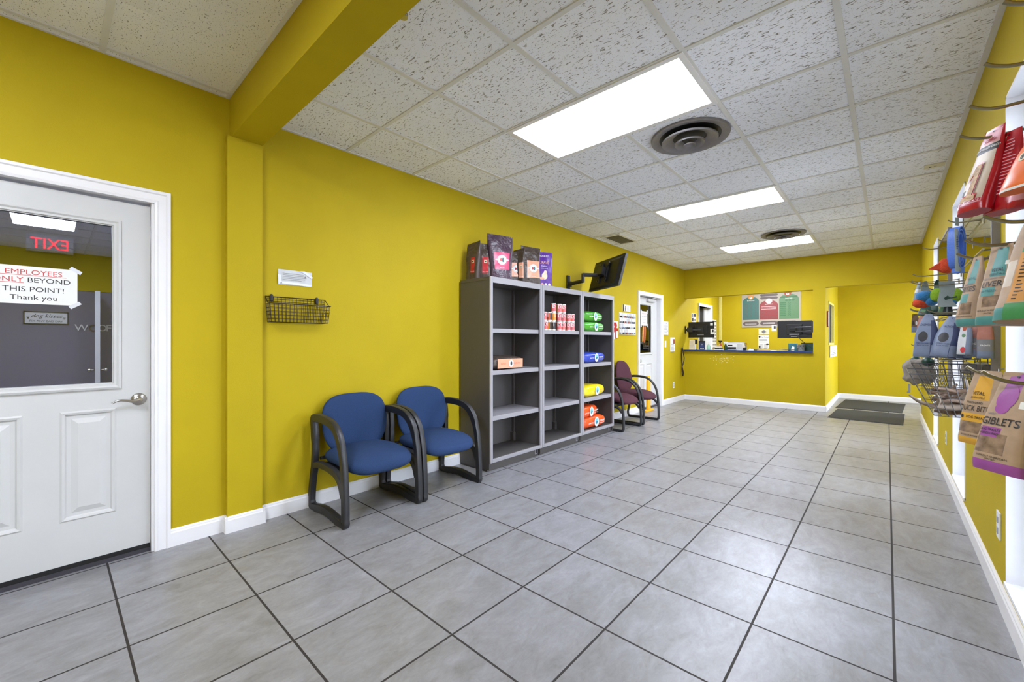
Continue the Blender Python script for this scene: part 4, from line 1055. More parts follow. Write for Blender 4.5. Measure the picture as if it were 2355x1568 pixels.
# monitors seen from behind
def monitor(label, px0, px1, py0, py1, y, wallx, stick):
    p0, p1 = ony(px0, py0, y), ony(px1, py1, y); c = (p0 + p1) / 2; w, h = (p1.x - p0.x) / 2, (p0.z - p1.z) / 2
    t = thing('monitor', label, 'monitor', (c.x, y, c.z), 0, 'monitors on wall arms over the counter')
    g = G(); g.box((-w, 0, -h), (w, .022, h), 'black'); g.build('screen_panel', parent=t, bevel=.004)
    g = G(); g.box((-w * .45, -.022, -h * .55), (w * .45, 0, h * .6), 'black'); g.build('rear_housing', parent=t, bevel=.006)
    g = G(); g.box((-.05, -.034, -.05), (.05, -.022, .05), 'frame_black'); g.build('vesa_plate', parent=t)
    g = flatG()
    for u, v, ww, hh, m in stick: rect(g, FX(.001 if abs(u) > w * .45 else .0225), u - ww, v - hh, u + ww, v + hh, m); rect(g, FX(.0016 if abs(u) > w * .45 else .023), u - ww * .1, v - hh * .2, u + ww * .7, v + hh * .7, 'ink') if hh > .03 else None
    g.build_each('sticker', parent=t)
    return t, c, w, h
m1, c1_, w1, h1 = monitor('black monitor seen from behind at the left end of the counter', 1583, 1642.5, 741, 776, YF + .10, XL, [(.20, .105, .025, .025, 'paper'), (.215, -.04, .035, .055, 'paper'), (-.0, -.10, .06, .010, 'ink_grey')])
a1 = thing('monitor_wall_mount', 'black wall arm holding the left monitor', 'wall mount', (XL, YF + .03, c1_.z))
g = G(); g.box((0, -.015, -.075), (.02, .015, .075), 'frame_black'); g.build('wall_plate', parent=a1)
g = G(); g.tube([(.02, 0, .0), (.10, -.02, 0)], .022, 'frame_black'); g.box((.06, -.05, -.045), (.16, .0, .045), 'frame_black'); g.build('joint', parent=a1)
g = G(); g.tube([(.14, -.03, 0), (.33, -.01, -.005)], .013, 'arm_grey'); g.build('arm_link', parent=a1)
m2, c2_, w2, h2_ = monitor('black monitor seen from behind at the right end of the counter', 1788, 1868, 738.5, 777, YF + .24, -.936, [(-.315, .03, .038, .055, 'paper'), (.0, -.09, .075, .012, 'ink_grey'), (.0, -.13, .05, .006, 'ink_grey')])
a2 = thing('monitor_wall_mount', 'black double bar wall arm holding the right monitor', 'wall mount', (-.936, YF + .05, c2_.z))
g = G(); g.box((-.03, -.02, -.06), (0, .02, .13), 'frame_black'); g.build('wall_plate', parent=a2)
g = G()
for z in (.035, -.035): g.tube([(-.02, 0, z), (-.27, .08, z - .005)], .010, 'arm_grey')
g.build('arm_link', parent=a2)
g = G(); g.tube([(-.26, .08, 0), (-.36, .15, -.01)], .020, 'frame_black'); g.build('joint', parent=a2)
g = G(); g.tube(smooth_path([(-.24, .09, -.10), (-.20, .06, -.17), (-.12, .03, -.25), (-.03, .01, -.33), (-.02, 0, -.36)], 5), .005, 'black', seg=6); tag(g.build('cable'), 'black cable hanging from the right monitor down to the counter', 'cable').location = a2.location
# small things, left to right
t = cth('flyer_stand', 'beige flyer holder leaning at the left end of the counter', 'flyer', 1591, .0); g = G(); g.box((-.055, 0, 0), (.055, .006, .20), 'paper_warm', Matrix.Rotation(-.12, 4, 'X')); g.build('card', parent=t)
g = G(); lines(g, FX(.001), -.045, .04, .17, 8, .018, 'ink_grey', .15); g.flat = True; o = g.build('print', parent=t); o.rotation_euler = (-.12, 0, 0)
t = cth('card_reader', 'black payment terminal on a stand behind the flyer holder', 'terminal', 1600.5, .04)
g = G(); g.box((-.02, -.02, 0), (.02, .02, .02), 'black'); g.tube([(0, 0, .02), (0, 0, .13)], .008, 'black'); g.build('stand', parent=t)
g = G(); g.box((-.025, -.015, .12), (.025, .02, .21), 'black'); g.build('keypad_unit', parent=t, bevel=.004)
g = G(); g.box((-.012, -.045, .0), (.012, -.025, .11), 'plastic_white'); g.build('receipt', parent=t)
t = cth('payment_sign', 'dark blue card payment sign reading VISA on the counter', 'sign', 1614.5, 0)
g = G(); g.box((-.058, 0, 0), (.058, .010, .175), 'navy'); g.box((-.060, -.002, .145), (.060, .011, .178), 'black'); g.build('panel', parent=t)
g = flatG(); g.text('VISA', .038, FX(.001), 'ink_white', 'CENTER', True, at_=(0, .015)); g.text('))', .03, FX(.001), 'ink_white', 'CENTER', at_=(0, .10)); rect(g, FX(.001), -.03, .062, .03, .085, 'ink_blue'); g.build('lettering', parent=t)
def bottle(name, label, px, dy, body, head, trig, r=.028, h=.12, H=.19):
    t = cth(name, label, 'bottle', px, dy)
    g = G(); g.lathe([(r * .9, 0), (r, .01), (r, h * .6), (r * .55, h * .85), (r * .38, h)], body, seg=20); g.build('bottle_body', parent=t, smooth=50)
    g = G()
    if trig:
        g.lathe([(r * .4, h), (r * .4, h + .02)], head, seg=12); g.box((-.035, -.010, h + .018), (.025, .010, h + .045), head); g.box((-.045, -.007, h + .030), (-.033, .007, h + .044), head); g.tube([(-.02, 0, h + .02), (-.028, 0, h + .0), (-.022, 0, h - .012)], .005, head)
    else:
        g.lathe([(r * .4, h), (r * .4, h + .02), (.006, h + .022), (.006, h + .045)], head, seg=12); g.box((-.028, -.007, h + .043), (.008, .007, h + .054), head)
    g.build('spray_head' if trig else 'pump', parent=t); return t
bottle('sanitizer_bottle', 'clear green hand sanitizer pump bottle next to the blue payment sign', 1629.5, .0, 'clear_green', 'paper', False, .036, .11)
t = cth('receipt_printer', 'low white and dark receipt tray beside the black spray bottle', 'printer', 1652, -.01, -.25); g = G(); g.box((-.065, -.04, 0), (.065, .06, .022), 'plastic_white'); g.box((-.06, -.02, .022), (.06, .055, .045), 'black'); g.build('housing', parent=t, bevel=.004); g = G(); g.box((-.058, -.03, .045), (.045, .05, .062), 'plastic_white', Matrix.Rotation(.12, 4, 'Y')); g.build('paper_stack', parent=t); g = G(); g.box((-.055, -.02, .064), (.04, .04, .085), 'paper_warm', Matrix.Rotation(.12, 4, 'Y')); g.build('tissue', parent=t)
bottle('spray_bottle', 'brown spray bottle with a black trigger head on the counter', 1657.5, .06, 'poster_rust', 'black', True, .026, .14)
bottle('spray_bottle', 'green labelled spray bottle with a white trigger head beside the printer', 1669, .02, 'dark_green', 'paper', True, .028, .12)
t = cth('printer', 'white desktop printer in the middle of the counter', 'printer', 1690, .13)
g = G(); g.box((-.155, -.09, 0), (.155, .11, .135), 'plastic_white'); g.box((-.15, -.08, .135), (.15, .10, .150), 'plastic_grey'); g.build('housing', parent=t, bevel=.006)
g = G(); g.box((-.13, -.098, .022), (.045, -.088, .062), 'black'); g.box((-.10, -.094, .085), (-.02, -.088, .105), 'black'); g.box((-.14, -.11, .010), (.05, -.09, .022), 'plastic_grey'); g.build('paper_slot', parent=t)
g = G(); g.box((.06, -.096, .02), (.15, -.088, .125), 'lamp_grey'); g.build('control_panel', parent=t)
t = cth('pen_cup', 'dark cup with pens and scissors right of the printer', 'cup', 1713, .06)
g = G(); g.lathe([(.028, 0), (.032, .055), (.028, .055), (.025, .006), (0, .006)], 'black', seg=18, caps=False); g.build('cup_body', parent=t, smooth=50)
g = G()
for k in range(5): g.tube([(.01 * math.cos(k * 2), .01 * math.sin(k * 2), .01), (.028 * math.cos(k * 1.3), .02 * math.sin(k * 2), .08 + .012 * (k % 3))], .0035, ['ink_blue', 'black', 'plastic_white', 'poster_rust', 'black'][k], seg=6)
g.build_each('pen', parent=t)
g = G()
for s in (-1, 1):
    q = [(.015 + s * .011 + .014 * math.cos(a) * .8, -.003 * s, .118 + .020 * math.sin(a)) for a in [2 * PI * k / 12 for k in range(12)]]
    g.tube(q, .004, 'poster_rust' if s > 0 else 'black', seg=6, wrap=True); g.tube([(.015 + s * .009, 0, .10), (.013 - s * .005, 0, .03)], .003, 'nickel', seg=6)
g.build('scissors', parent=t)
random.seed(5)
for i, (px, m) in enumerate([(1700, 'black'), (1707, 'plastic_grey'), (1720, 'black')]): pass
t = cth('sticky_note_block', 'small white block of paper scraps right of the pen cup', 'paper block', 1728, -.0); g = G(); g.box((-.04, -.03, 0), (.04, .03, .02), 'paper'); g.box((-.035, -.02, .02), (-.01, .02, .035), 'paper', Matrix.Rotation(.1, 4, 'Z')); g.box((.0, -.02, .02), (.03, .02, .03), 'paper'); g.build('note_pad', parent=t)
t = cth('stapler', 'small dark stapler right of the white paper scraps', 'stapler', 1739, .02); g = G(); g.box((-.045, -.015, 0), (.045, .015, .008), 'black'); g.box((-.045, -.014, .014), (.04, .014, .026), 'black', Matrix.Rotation(-.08, 4, 'Y')); g.box((-.045, -.012, .006), (-.03, .012, .018), 'black'); g.build('stapler_body', parent=t)
t = cth('notepad', 'tan notepad lying flat in the middle of the counter', 'notepad', 1757, .03); g = G(); g.box((-.10, -.05, 0), (.10, .05, .012), 'kraft'); g.build('pages', parent=t); g = G(); g.box((-.10, -.05, .012), (.10, .05, .015), 'paper_grey'); g.build('cover', parent=t)
t = cth('business_card_stack', 'small white stack of cards on the counter, left of the loose papers', 'cards', 1779, -.06); g = G(); g.box((-.045, -.025, 0), (.045, .025, .010), 'paper'); g.build('cards', parent=t)
for i, (px, dx, z, rz, lab) in enumerate([(1803, 0, 0, .1, 'lowest sheet of the loose paper pile near the bucket'), (1806, 0, .012, -.1, 'middle sheet of the loose paper pile near the bucket'), (1812, 0, .026, .16, 'top sheet of the loose paper pile near the bucket')]):
    t = cth('paper_sheet', lab, 'paper', px, .02, rz, 'loose papers on the counter'); t.location.z += z
    g = G(); n = 8; vs = [(-.10 + .2 * i_ / n, y, .003 + .010 * math.sin(i_ / n * 2.6 + i) ** 2) for i_ in range(n + 1) for y in (-.06, .06)]; vs += [(x, y, z_ + .003) for x, y, z_ in vs]
    m_ = 2 * (n + 1); fs = [(2 * k, 2 * k + 1, 2 * k + 3, 2 * k + 2) for k in range(n)] + [(m_ + 2 * k, m_ + 2 * k + 2, m_ + 2 * k + 3, m_ + 2 * k + 1) for k in range(n)]; g.flat = True; g.add(vs, fs, 'paper'); g.build('sheet', parent=t)
t = cth('folded_card', 'white folded card standing left of the metal bucket', 'card', 1822, .0); g = G(); g.loft([[(-.03, 0, 0), (.03, -.005, 0), (.032, .0, 0), (-.03, .005, 0)], [(.0, 0.01, .085), (.030, 0.005, .075), (.032, .01, .075), (.0, .015, .085)]], 'paper'); g.build('leaf', parent=t)
t = cth('folder', 'dark blue folder standing behind the white folded card', 'folder', 1823, .12); g = G(); g.box((-.07, 0, 0), (.07, .03, .135), 'teal_dark'); g.build('cover', parent=t); g = G(); g.box((-.065, .005, .002), (.065, .025, .138), 'paper'); g.build('pages', parent=t)
t = cth('treat_bucket', 'shiny metal bucket with paw prints on the counter', 'bucket', 1842, .04)
g = G(); g.lathe([(0, 0), (.052, 0), (.056, .01), (.068, .115), (.071, .118), (.066, .119), (.05, .01), (0, .008)], 'nickel', seg=28, caps=False); g.build('pail', parent=t, smooth=45)
g = flatG()
def fb(u, v): r_ = .0545 + .012 * v / .115 + .0015; a_ = u / r_ - PI / 2; return (r_ * math.cos(a_), r_ * math.sin(a_), v)
for u in (-.045, 0, .045):
    oval(g, fb, u, .085, .008, .006, 'ink', 10)
    for k in range(4): oval(g, fb, u - .009 + .006 * k, .096 + .003 * (k in (1, 2)), .0028, .004, 'ink', 8)
oval(g, fb, 0, .035, .035, .018, 'ink', 20); g.text('TREATS', .016, lambda u, v: tuple(c_ * 1.02 if i_ < 2 else c_ for i_, c_ in enumerate(fb(u, v))), 'ink_white', 'CENTER', at_=(0, .030)); g.build('print', parent=t)
t = cth('file_box', 'dark green box behind the metal bucket at the right end', 'box', 1859, .16); g = G(); g.box((-.10, -.03, 0), (.10, .06, .13), 'dark_green'); g.build('box_body', parent=t, bevel=.004); g = G(); g.box((-.102, -.032, .125), (.102, .062, .145), 'black'); g.build('lid', parent=t)
# ---- reception walls: menu poster, notices, pictures
YB = 11.1
def byb(px, py): return ony(px, py, YB - .004)
p0, p1 = byb(1706, 668), byb(1842, 756)
W_, H_ = (p1.x - p0.x), .89; zb = byb(1706, 753.5).z
t = thing('services_poster', 'large service menu poster with teal, red and green arches behind the counter', 'poster', ((p0.x + p1.x) / 2, YB - .004, zb))
g = G(); g.box((-W_ / 2, -.008, 0), (W_ / 2, .002, H_), 'poster_bg'); g.build('board', parent=t)
def F(k): return lambda u, v: (u, -.0085 - .0008 * k, v * .905)
def arch(g, u0, u1, v0, v1, m, k=1):
    w = (u1 - u0) / 2; c = (u0 + u1) / 2; b = v1 - w * .75
    g.poly([F(k)(*q) for q in [(u0, v0), (u1, v0)] + [(c + w * math.cos(a), b + w * .75 * math.sin(a)) for a in [PI * i / 16 for i in range(17)]]], m)
def pill(g, cu, cv, a, b, m, k=2):
    q = [(cu + (a - b) * s + b * math.cos(t_), cv + b * math.sin(t_)) for s, r0 in ((1, -PI / 2), (-1, PI / 2)) for t_ in [r0 + PI * i / 8 for i in range(9)]]; g.poly([F(k)(*x) for x in q], m)
g = flatG(); h = W_ / 2
arch(g, -h * .96, -h * .38, .20, .80, 'poster_teal'); arch(g, -h * .36, h * .27, .20, .69, 'poster_red'); arch(g, h * .30, h * .94, .20, .82, 'poster_green')
for cu, a in ((-h * .67, h * .28), (-h * .04, h * .30), (h * .60, h * .30)): pill(g, cu, .10, a, .055, 'poster_grey')
for v in (.82, .745): pill(g, -h * .04, v, h * .30, .030, 'poster_grey')
rect(g, F(1), -h * .94, .868, -h * .45, .873, 'ink_red'); rect(g, F(1), h * .45, .868, h * .94, .873, 'ink_red')
g.build_each('coloured_panel', parent=t)
g = flatG()
for i in range(5):
    for j, (cu, a) in enumerate(((-h * .84, h * .085), (-h * .66, h * .045), (-h * .48, h * .045))):
        pill(g, cu, .58 - i * .068, a, .022, 'poster_grey', 2); pill(g, cu, .58 - i * .068, a - .006, .016, 'poster_teal', 3)
for cu in (-h * .66, -h * .48): pill(g, cu, .655, h * .075, .022, 'poster_grey', 2); pill(g, cu, .655, h * .07, .017, 'poster_teal', 3)
pill(g, -h * .67, .245, h * .27, .025, 'poster_grey', 2); pill(g, -h * .67, .245, h * .26, .020, 'poster_teal', 3)
for i in range(2):
    for j in range(3): pill(g, -h * .25 + j * h * .21, .40 - i * .065, h * .085, .022, 'poster_grey', 2); pill(g, -h * .25 + j * h * .21, .40 - i * .065, h * .08, .017, 'poster_red', 3)
for j in range(2): pill(g, -h * .20 + j * h * .32, .255, h * .14, .022, 'poster_grey', 2); pill(g, -h * .20 + j * h * .32, .255, h * .135, .017, 'poster_red', 3)
for i in range(8): pill(g, h * .43, .60 - i * .045, h * .10, .017, 'poster_leaf', 2); pill(g, h * .64, .60 - i * .045, h * .045, .019, 'poster_leaf', 2); pill(g, h * .64, .60 - i * .045, h * .03, .010, 'poster_green', 3)
for j in range(3): pill(g, h * .54 + j * h * .11, .66, h * .045, .020, 'poster_leaf', 2)
pill(g, h * .62, .745, h * .28, .020, 'poster_leaf', 2)
g.build('price_fields', parent=t)
g = flatG()
g.text('PET RESORT', .075, F(1), 'ink', 'CENTER', True, at_=(-.0, .905)); g.text('Boarding & Grooming Services', .040, F(1), 'ink', 'CENTER', at_=(0, .862), shear=.3)
g.text('BOARDING', .030, F(2), 'ink_white', 'CENTER', at_=(-h * .67, .69)); g.text('GROOMING', .030, F(2), 'ink_white', 'CENTER', at_=(-h * .04, .575)); g.text('DAYCARE', .030, F(2), 'ink_white', 'CENTER', at_=(h * .62, .70))
for v in (.52, .49, .46): rect(g, F(2), -h * .30, v, h * .20, v + .006, 'ink_white')
for cu in (-h * .67, -h * .04, h * .60):
    for v in (.11, .085): rect(g, F(3), cu - h * .2, v, cu + h * .2, v + .006, 'ink_white')
g.build_each('lettering', parent=t)
def pet(g, cu, cv, s, m, ear):
    oval(g, F(3), cu, cv, .045 * s, .048 * s, m, 16); oval(g, F(4), cu, cv - .012 * s, .022 * s, .018 * s, 'ink_white', 12); oval(g, F(5), cu, cv - .006 * s, .008 * s, .006 * s, 'ink', 8)
    for q in (-1, 1): g.poly([F(3)(cu + q * .03 * s, cv + .03 * s), F(3)(cu + q * .055 * s, cv + .05 * s * ear), F(3)(cu + q * .048 * s, cv)], m); oval(g, F(5), cu + q * .016 * s, cv + .012 * s, .004 * s, .005 * s, 'ink', 8)
g = flatG(); pet(g, -h * .67, .79, 1.25, 'poster_tan', 1); g.build('dog_picture', parent=t)
g = flatG(); pet(g, -h * .04, .665, 1.4, 'paper', -.4); g.build('dog_picture', parent=t)
g = flatG(); pet(g, h * .58, .83, 1.4, 'poster_rust', .6); g.build('dog_picture', parent=t)
def backnote(label, px0, py0, px1, py1, m, fn, y=YB - .004):
    a, b = ony(px0, py0, y), ony(px1, py1, y); t = thing('wall_notice', label, 'notice', ((a.x + b.x) / 2, y, (a.z + b.z) / 2)); w, h_ = (b.x - a.x) / 2, (a.z - b.z) / 2
    g = G(); g.box((-w, -.003, -h_), (w, .003, h_), m); g.build('sheet', parent=t); g = flatG(); fn(g, lambda u, v: (u, -.004, v), w, h_); g.build('print', parent=t)
def n1(g, f, w, h_): oval(g, f, 0, 0, .04, .04, 'ink_grey'); g.text('Thank you', .03, lambda u, v: (u, -.0045, v), 'ink', 'CENTER', at_=(0, -.01), shear=.3)
def n2(g, f, w, h_):
    g.text('Pet Portrait', .032, f, 'ink', 'CENTER', at_=(.03, h_ - .06)); lines(g, f, -w * .85, w * .85, h_ - .10, 3, .03, 'ink_grey', .3); lines(g, f, -w * .85, -w * .1, h_ - .21, 5, .03, 'ink_grey', .3); lines(g, f, w * .1, w * .85, h_ - .21, 5, .03, 'ink_grey', .3); oval(g, f, -w * .75, h_ - .04, .02, .025, 'ink'); oval(g, f, -w * .75, -h_ + .04, .02, .025, 'ink'); oval(g, f, w * .7, -h_ + .10, .03, .02, 'ink')
backnote('cream card with a round logo below the menu poster', 1744.5, 756.5, 1769, 769, 'paper_warm', n1)
backnote('white printed notice below the cream card behind the counter', 1744, 770.5, 1768.5, 801.5, 'paper', n2)
# on the left wall of the reception room
t, w, h = wall_item('photo_strip', 'black and white photo strip on the wall left of the reception door', 'picture', 1590, 719.5, 1600.5, 741)
g = G(); g.box((0, -w, -h), (.006, w, h), 'paper'); g.build('panel', parent=t); g = flatG(); 
for a_, b_, c_, d_, m in ((-.9, .1, -.3, .9, 'ink_grey'), (-.1, .2, .8, .9, 'ink'), (-.9, -.9, -.2, -.1, 'ink'), (.0, -.8, .8, -.3, 'ink_grey')): rect(g, LX(.007), a_ * w, b_ * h, c_ * w, d_ * h, m)
g.build('print', parent=t)
t, w, h = wall_item('wall_chart', 'tall white chart with small pictures right of the reception door', 'chart', 1637.5, 735, 1646.5, 800)
g = G(); g.box((0, -w, -h), (.008, w, h), 'paper'); g.build('panel', parent=t); g = flatG(); rect(g, LX(.009), -w, h - .05, w, h - .02, 'ink')
for i in range(9):
    for j in range(3): rect(g, LX(.009), -w * .8 + j * w * .55, h - .16 - i * .075, -w * .8 + j * w * .55 + w * .4, h - .12 - i * .075, 'ink_grey')
g.build('print', parent=t)
# scuffed paint under the counter
random.seed(11); t = thing('paint_scuff', 'patch of pale scuff marks on the yellow wall under the counter', 'scuff', (-2.37, YF - .0006, .85)); g = flatG()
for k in range(70):
    u, v = random.gauss(0, .13), random.gauss(0, .035) - .03 * (random.random() < .3); s = random.uniform(.003, .009)
    if abs(u) > .25: continue
    pts = [(u + s * math.cos(a) * random.uniform(.4, 1.3), v + s * .8 * math.sin(a) * random.uniform(.4, 1.3)) for a in [2 * PI * i / 6 for i in range(6)]]; g.poly([(x, 0, z) for x, z in pts], 'paper_warm')
g.build('flaked_paint', parent=t)

# ================================================================ hall: mats, sign, picture
def floor_mat(label, pts, th=.010):
    P = [onz(px, py, .006) for px, py in pts]; c = sum(P, Vector()) / 4; t = thing('floor_mat', label, 'mat', (c.x, c.y, 0), 0, 'dark rubber floor mats')
    def ringp(k, z): return [tuple(Vector((p.x - c.x, p.y - c.y, 0)) * k + Vector((0, 0, z))) for p in P]
    g = G(); g.loft([ringp(1, .0005), ringp(1, .004), ringp(.985, .007)], 'mat_rubber'); g.build('border', parent=t)
    g = G(); g.loft([ringp(.93, .006), ringp(.93, .0095)], 'mat_rubber'); g.build('ribbed_field', parent=t)
floor_mat('dark rubber mat nearer the camera at the mouth of the hall', [(1926, 939.5), (1902.5, 959), (2077, 977.5), (2081, 952)])
floor_mat('dark rubber mat farther into the hall along its back wall', [(1944.3, 918), (1921, 936.5), (2075, 949.5), (2083, 929)])
def hall_item(name, label, cat, px0, py0, px1, py1):
    a, b = onx(px0, py0, -.77), onx(px1, py1, -.77); return thing(name, label, cat, (-.77, (a.y + b.y) / 2, (a.z + b.z) / 2)), abs(b.y - a.y) / 2, abs(a.z - b.z) / 2
t, w, h = hall_item('wall_notice', 'white notice with blue lettering under the small window in the hall', 'notice', 1906.5, 795, 1921, 818)
g = G(); g.box((0, -w, -h), (.02, w, h), 'paper'); g.build('sheet', parent=t); g = flatG(); g.text('STAFF', .07, LX(.021), 'ink_blue', 'CENTER', at_=(0, h * .3)); lines(g, LX(.021), -w * .8, w * .8, h * .05, 3, h * .28, 'ink_blue', .3); g.build('lettering', parent=t)
t, w, h = hall_item('framed_picture', 'small dark framed picture left of the hall window', 'picture', 1901, 715, 1904, 752)
g = G(); g.box((0, -w * .8, -h), (.02, w * .8, h), 'poster_rust'); g.build('frame', parent=t); g = G(); g.box((.02, -w * .7, -h * .93), (.023, w * .7, h * .93), 'paper'); g.build('picture_sheet', parent=t)

# ================================================================ display panels on the right wall
PX = .357
def panel(label, y0, y1, hooks, rails=(1.705, 1.42, 1.15, .93)):
    t = thing('display_panel', label, 'display rack', (XR, y0, .70), 0, 'mirrored display panels between the windows')
    D, W, H = XR - PX, y1 - y0, 1.39
    g = G()
    for a, b in (((-D, 0, 0), (-.0005, .02, H)), ((-D, W - .012, 0), (-.0005, W, H)), ((-D, .02, 0), (-.0005, W - .012, .015)), ((-D, .02, H - .015), (-.0005, W - .012, H))): g.box(a, b, 'diffuser_grey')
    g.build('frame', parent=t)
    g = G(); g.box((-D + .003, .02, .015), (-D + .008, W - .012, H - .015), 'mirror'); g.build('mirror', parent=t)
    for z in rails:
        g = G(); g.tube([(-D - .022, .02, z - .7), (-D - .022, W - .02, z - .7)], .005, 'hook_metal', seg=8)
        for y in (.06, W / 2, W - .06): g.tube([(-D + .003, y, z - .7), (-D - .022, y, z - .7)], .004, 'hook_metal', seg=6)
        g.build('rail', parent=t, smooth=60)
    for y, z, xt in hooks:
        r_ = .0033 if y < 2.2 else .0030
        P = [(PX - .022 - XR, y - y0, z - .7), ((xt + .045) - XR, y - y0, z - .705), ((xt + .028) - XR, y - y0, z - .702), (xt + .010 - XR, y - y0, z - .694), (xt - XR, y - y0, z - .686)]
        g = G(); g.tube(P[:1] + smooth_path(P[1:], 4), r_, 'hook_metal', seg=8); g.tube([(PX - .019 - XR, y - y0, z - .725), (PX - .019 - XR, y - y0, z - .695)], r_ * 1.2, 'hook_metal', seg=6); g.build('hook', parent=t, smooth=60)
    return t
HK0 = [(.94, 1.675, .128), (1.12, 1.672, .13), (1.30, 1.672, .13), (1.46, 1.668, .13), (1.13, 1.402, .13), (1.37, 1.402, .13), (1.52, 1.395, .13), (1.15, 1.12, .13), (1.35, 1.12, .13)]
HK1 = [(2.95, 1.768, .222), (3.3, 1.738, .211), (3.7, 1.77, .166), (3.0, 1.475, .13), (3.25, 1.475, .16), (3.6, 1.545, .11), (3.75, 1.61, .123), (3.85, 1.58, .12), (2.98, 1.335, .15), (3.14, 1.335, .13), (3.35, 1.34, .15), (3.62, 1.375, .11), (3.72, 1.38, .11), (3.82, 1.39, .115), (3.68, 1.155, .115), (3.05, 1.10, .17)]
panel('mirrored wall display panel nearest the camera, its long hooks reaching into view', .98, 2.02, HK0, (1.66, 1.39, 1.11))
panel('mirrored wall display panel with a grey edge between the first two windows', 2.90, 3.90, HK1, (1.85, 1.62, 1.38, 1.12))
panel('mirrored wall display panel between the two farthest windows', 4.76, 5.66, [(4.95, 1.62, .17), (5.2, 1.38, .17)], (1.62, 1.38))

# ---- hanging pouches
def pouch(label, top, bot, t0, w, T, yaw, body, rects, seed, texts=(), ovals=(), t1=None, name='treat_pouch', group='treat pouches hanging on the display hooks', back=None, hole=True, pics=(), taper=.35):
    P1, P0 = at(*top, t0), at(*bot, t1 or t0); z = P1 - P0; h = z.length; z.normalize()
    n = Vector((-math.sin(yaw), -math.cos(yaw), 0)); y = -n; x = y.cross(z).normalized(); y = z.cross(x)
    Mx = Matrix((x, y, z)).transposed().to_4x4(); Mx.translation = P0
    t = thing(name, label, 'pouch', group=group); t.matrix_world = Mx
    g, S = bag_mesh(w, h, T, 'hang', body, rects, seed, .0022, 18, 26, taper=taper); g.build('pouch_body', parent=t, smooth=60)
    g = flatG(); f = surf(S, w, h, .0007); f2 = surf(S, w, h, .0012); any_ = False
    for (u, v, a, b, m) in ovals: fine_oval(g, f, u * w / 2, v * h, a * w / 2, b * h, m, 20, 3); any_ = True
    for q in texts:
        s, size, u, v, m = q[:5]; g.text(s, size * h, f2, m, q[5] if len(q) > 5 else 'CENTER', True, at_=(u * w / 2, v * h), sx=q[6] if len(q) > 6 else 1.0); any_ = True
    for (u0, u1, v, rows, gap, m) in pics: lines(g, f2, u0 * w / 2, u1 * w / 2, v * h, rows, gap * h, m, .3); any_ = True
    if any_: g.build('label_print', parent=t)
    if hole:
        g = G(); fine_oval(g, f2, 0, h * .955, .0035, .0022, 'ink', 10, 1); g.flat = True; g.build('hang_hole', parent=t)
    return t
red_rects = [(-1.0, .0, 1.0, 1.0, 'red_bag'), (-.92, .10, .80, .97, 'food_pale'), (-.92, .80, .80, .97, 'red_pale'), (-.92, .70, .86, .79, 'ink'), (-.92, .13, -.45, .27, 'ink'), (-.92, .075, .80, .125, 'red_pale')]
one = [('INGREDIENT', .050, -.1, .085, 'red_bag', 'CENTER', 1.1), ('RAW FREEZE DRIED', .040, .0, .735, 'ink_white', 'CENTER', .9), ('stella', .07, .0, .83, 'red_bag', 'CENTER', 1.3)]
b = pouch('red and cream treat pouch with a large figure one, hanging in front', (2292, 294), (2237, 489), .96, .068, .040, .95, 'red_bag', red_rects, 1, one)
# window of food chunks shaped by the figure
def chunk_window(t, w, h, S, pts, m='food_chunk', lift=.0014):
    g = flatG(); f = surf(S, w, h, lift); g.poly([f(u * w / 2, v * h) for u, v in pts], m); g.build('food_window', parent=t)
hA = (at(2292, 294, .96) - at(2237, 489, .96)).length; SA = bag_surface(.068, hA, .040, 'hang', 1, .0022)
ONE = [(-.46, .40), (-.24, .57), (.28, .575), (.28, .19), (.50, .19), (.50, .095), (-.60, .095), (-.56, .19), (-.22, .19), (-.22, .42), (-.40, .34)]
g = flatG(); f = surf(SA, .068, hA, .0018); g.poly([f(u * .034, v * hA) for u, v in ONE], 'lab_red'); g.build('figure_outline', parent=b)
chunk_window(b, .068, hA, SA, [(-.42, .42), (-.20, .55), (.22, .555), (.22, .17), (.45, .17), (.45, .11), (-.55, .11), (-.50, .17), (-.16, .17), (-.16, .46), (-.38, .36)], lift=.0024)
pouch('dark red treat pouch right behind the red and cream one on the same hook', (2328, 302), (2302, 487), .93, .070, .045, .90, 'red_bag', [(-1, 0, 1, 1, 'red_bag'), (-.98, .12, -.15, .95, 'food_pale'), (-.98, .74, -.1, .84, 'ink'), (-.75, .18, -.35, .60, 'food_chunk')], 2, [], pics=[(.05, .85, .88, 16, .045, 'red_pale')])
pouch('small red pouch half hidden below the orange one', (2386, 345), (2358, 476), .87, .055, .03, .5, 'red_bag', [(-1, .10, 1, .22, 'red_pale')], 3)
pouch('bright orange treat pouch cut off by the right edge, above the kraft pouches', (2432, 262), (2362, 436), .82, .085, .03, .85, 'orange_bag', [(-1, 0, 1, .03, 'paper')], 4, [], [(-.45, .47, .20, .075, 'paper_warm'), (-.45, .47, .10, .05, 'ink'), (.2, .47, .2, .06, 'ink')])
teal_r = [(-1, 0, 1, .10, 'teal'), (-.25, .60, .62, .95, 'teal'), (-.55, .33, .30, .46, 'teal'), (-.30, .16, .75, .33, 'window_food')]
pouch('kraft and teal treat pouch lettered BITES, left of the larger LIVER pouch', (2246, 590), (2231, 751), 1.0, .056, .040, 1.1, 'kraft', teal_r, 5, [('BITES', .105, .05, .495, 'ink', 'CENTER', 1.0), ('FREEZE-DRIED', .03, .0, .585, 'ink_grey'), ('PROUDLY AMERICAN', .026, .1, .125, 'ink'), ('VITAL', .06, .18, .66, 'teal_dark')], taper=.55)
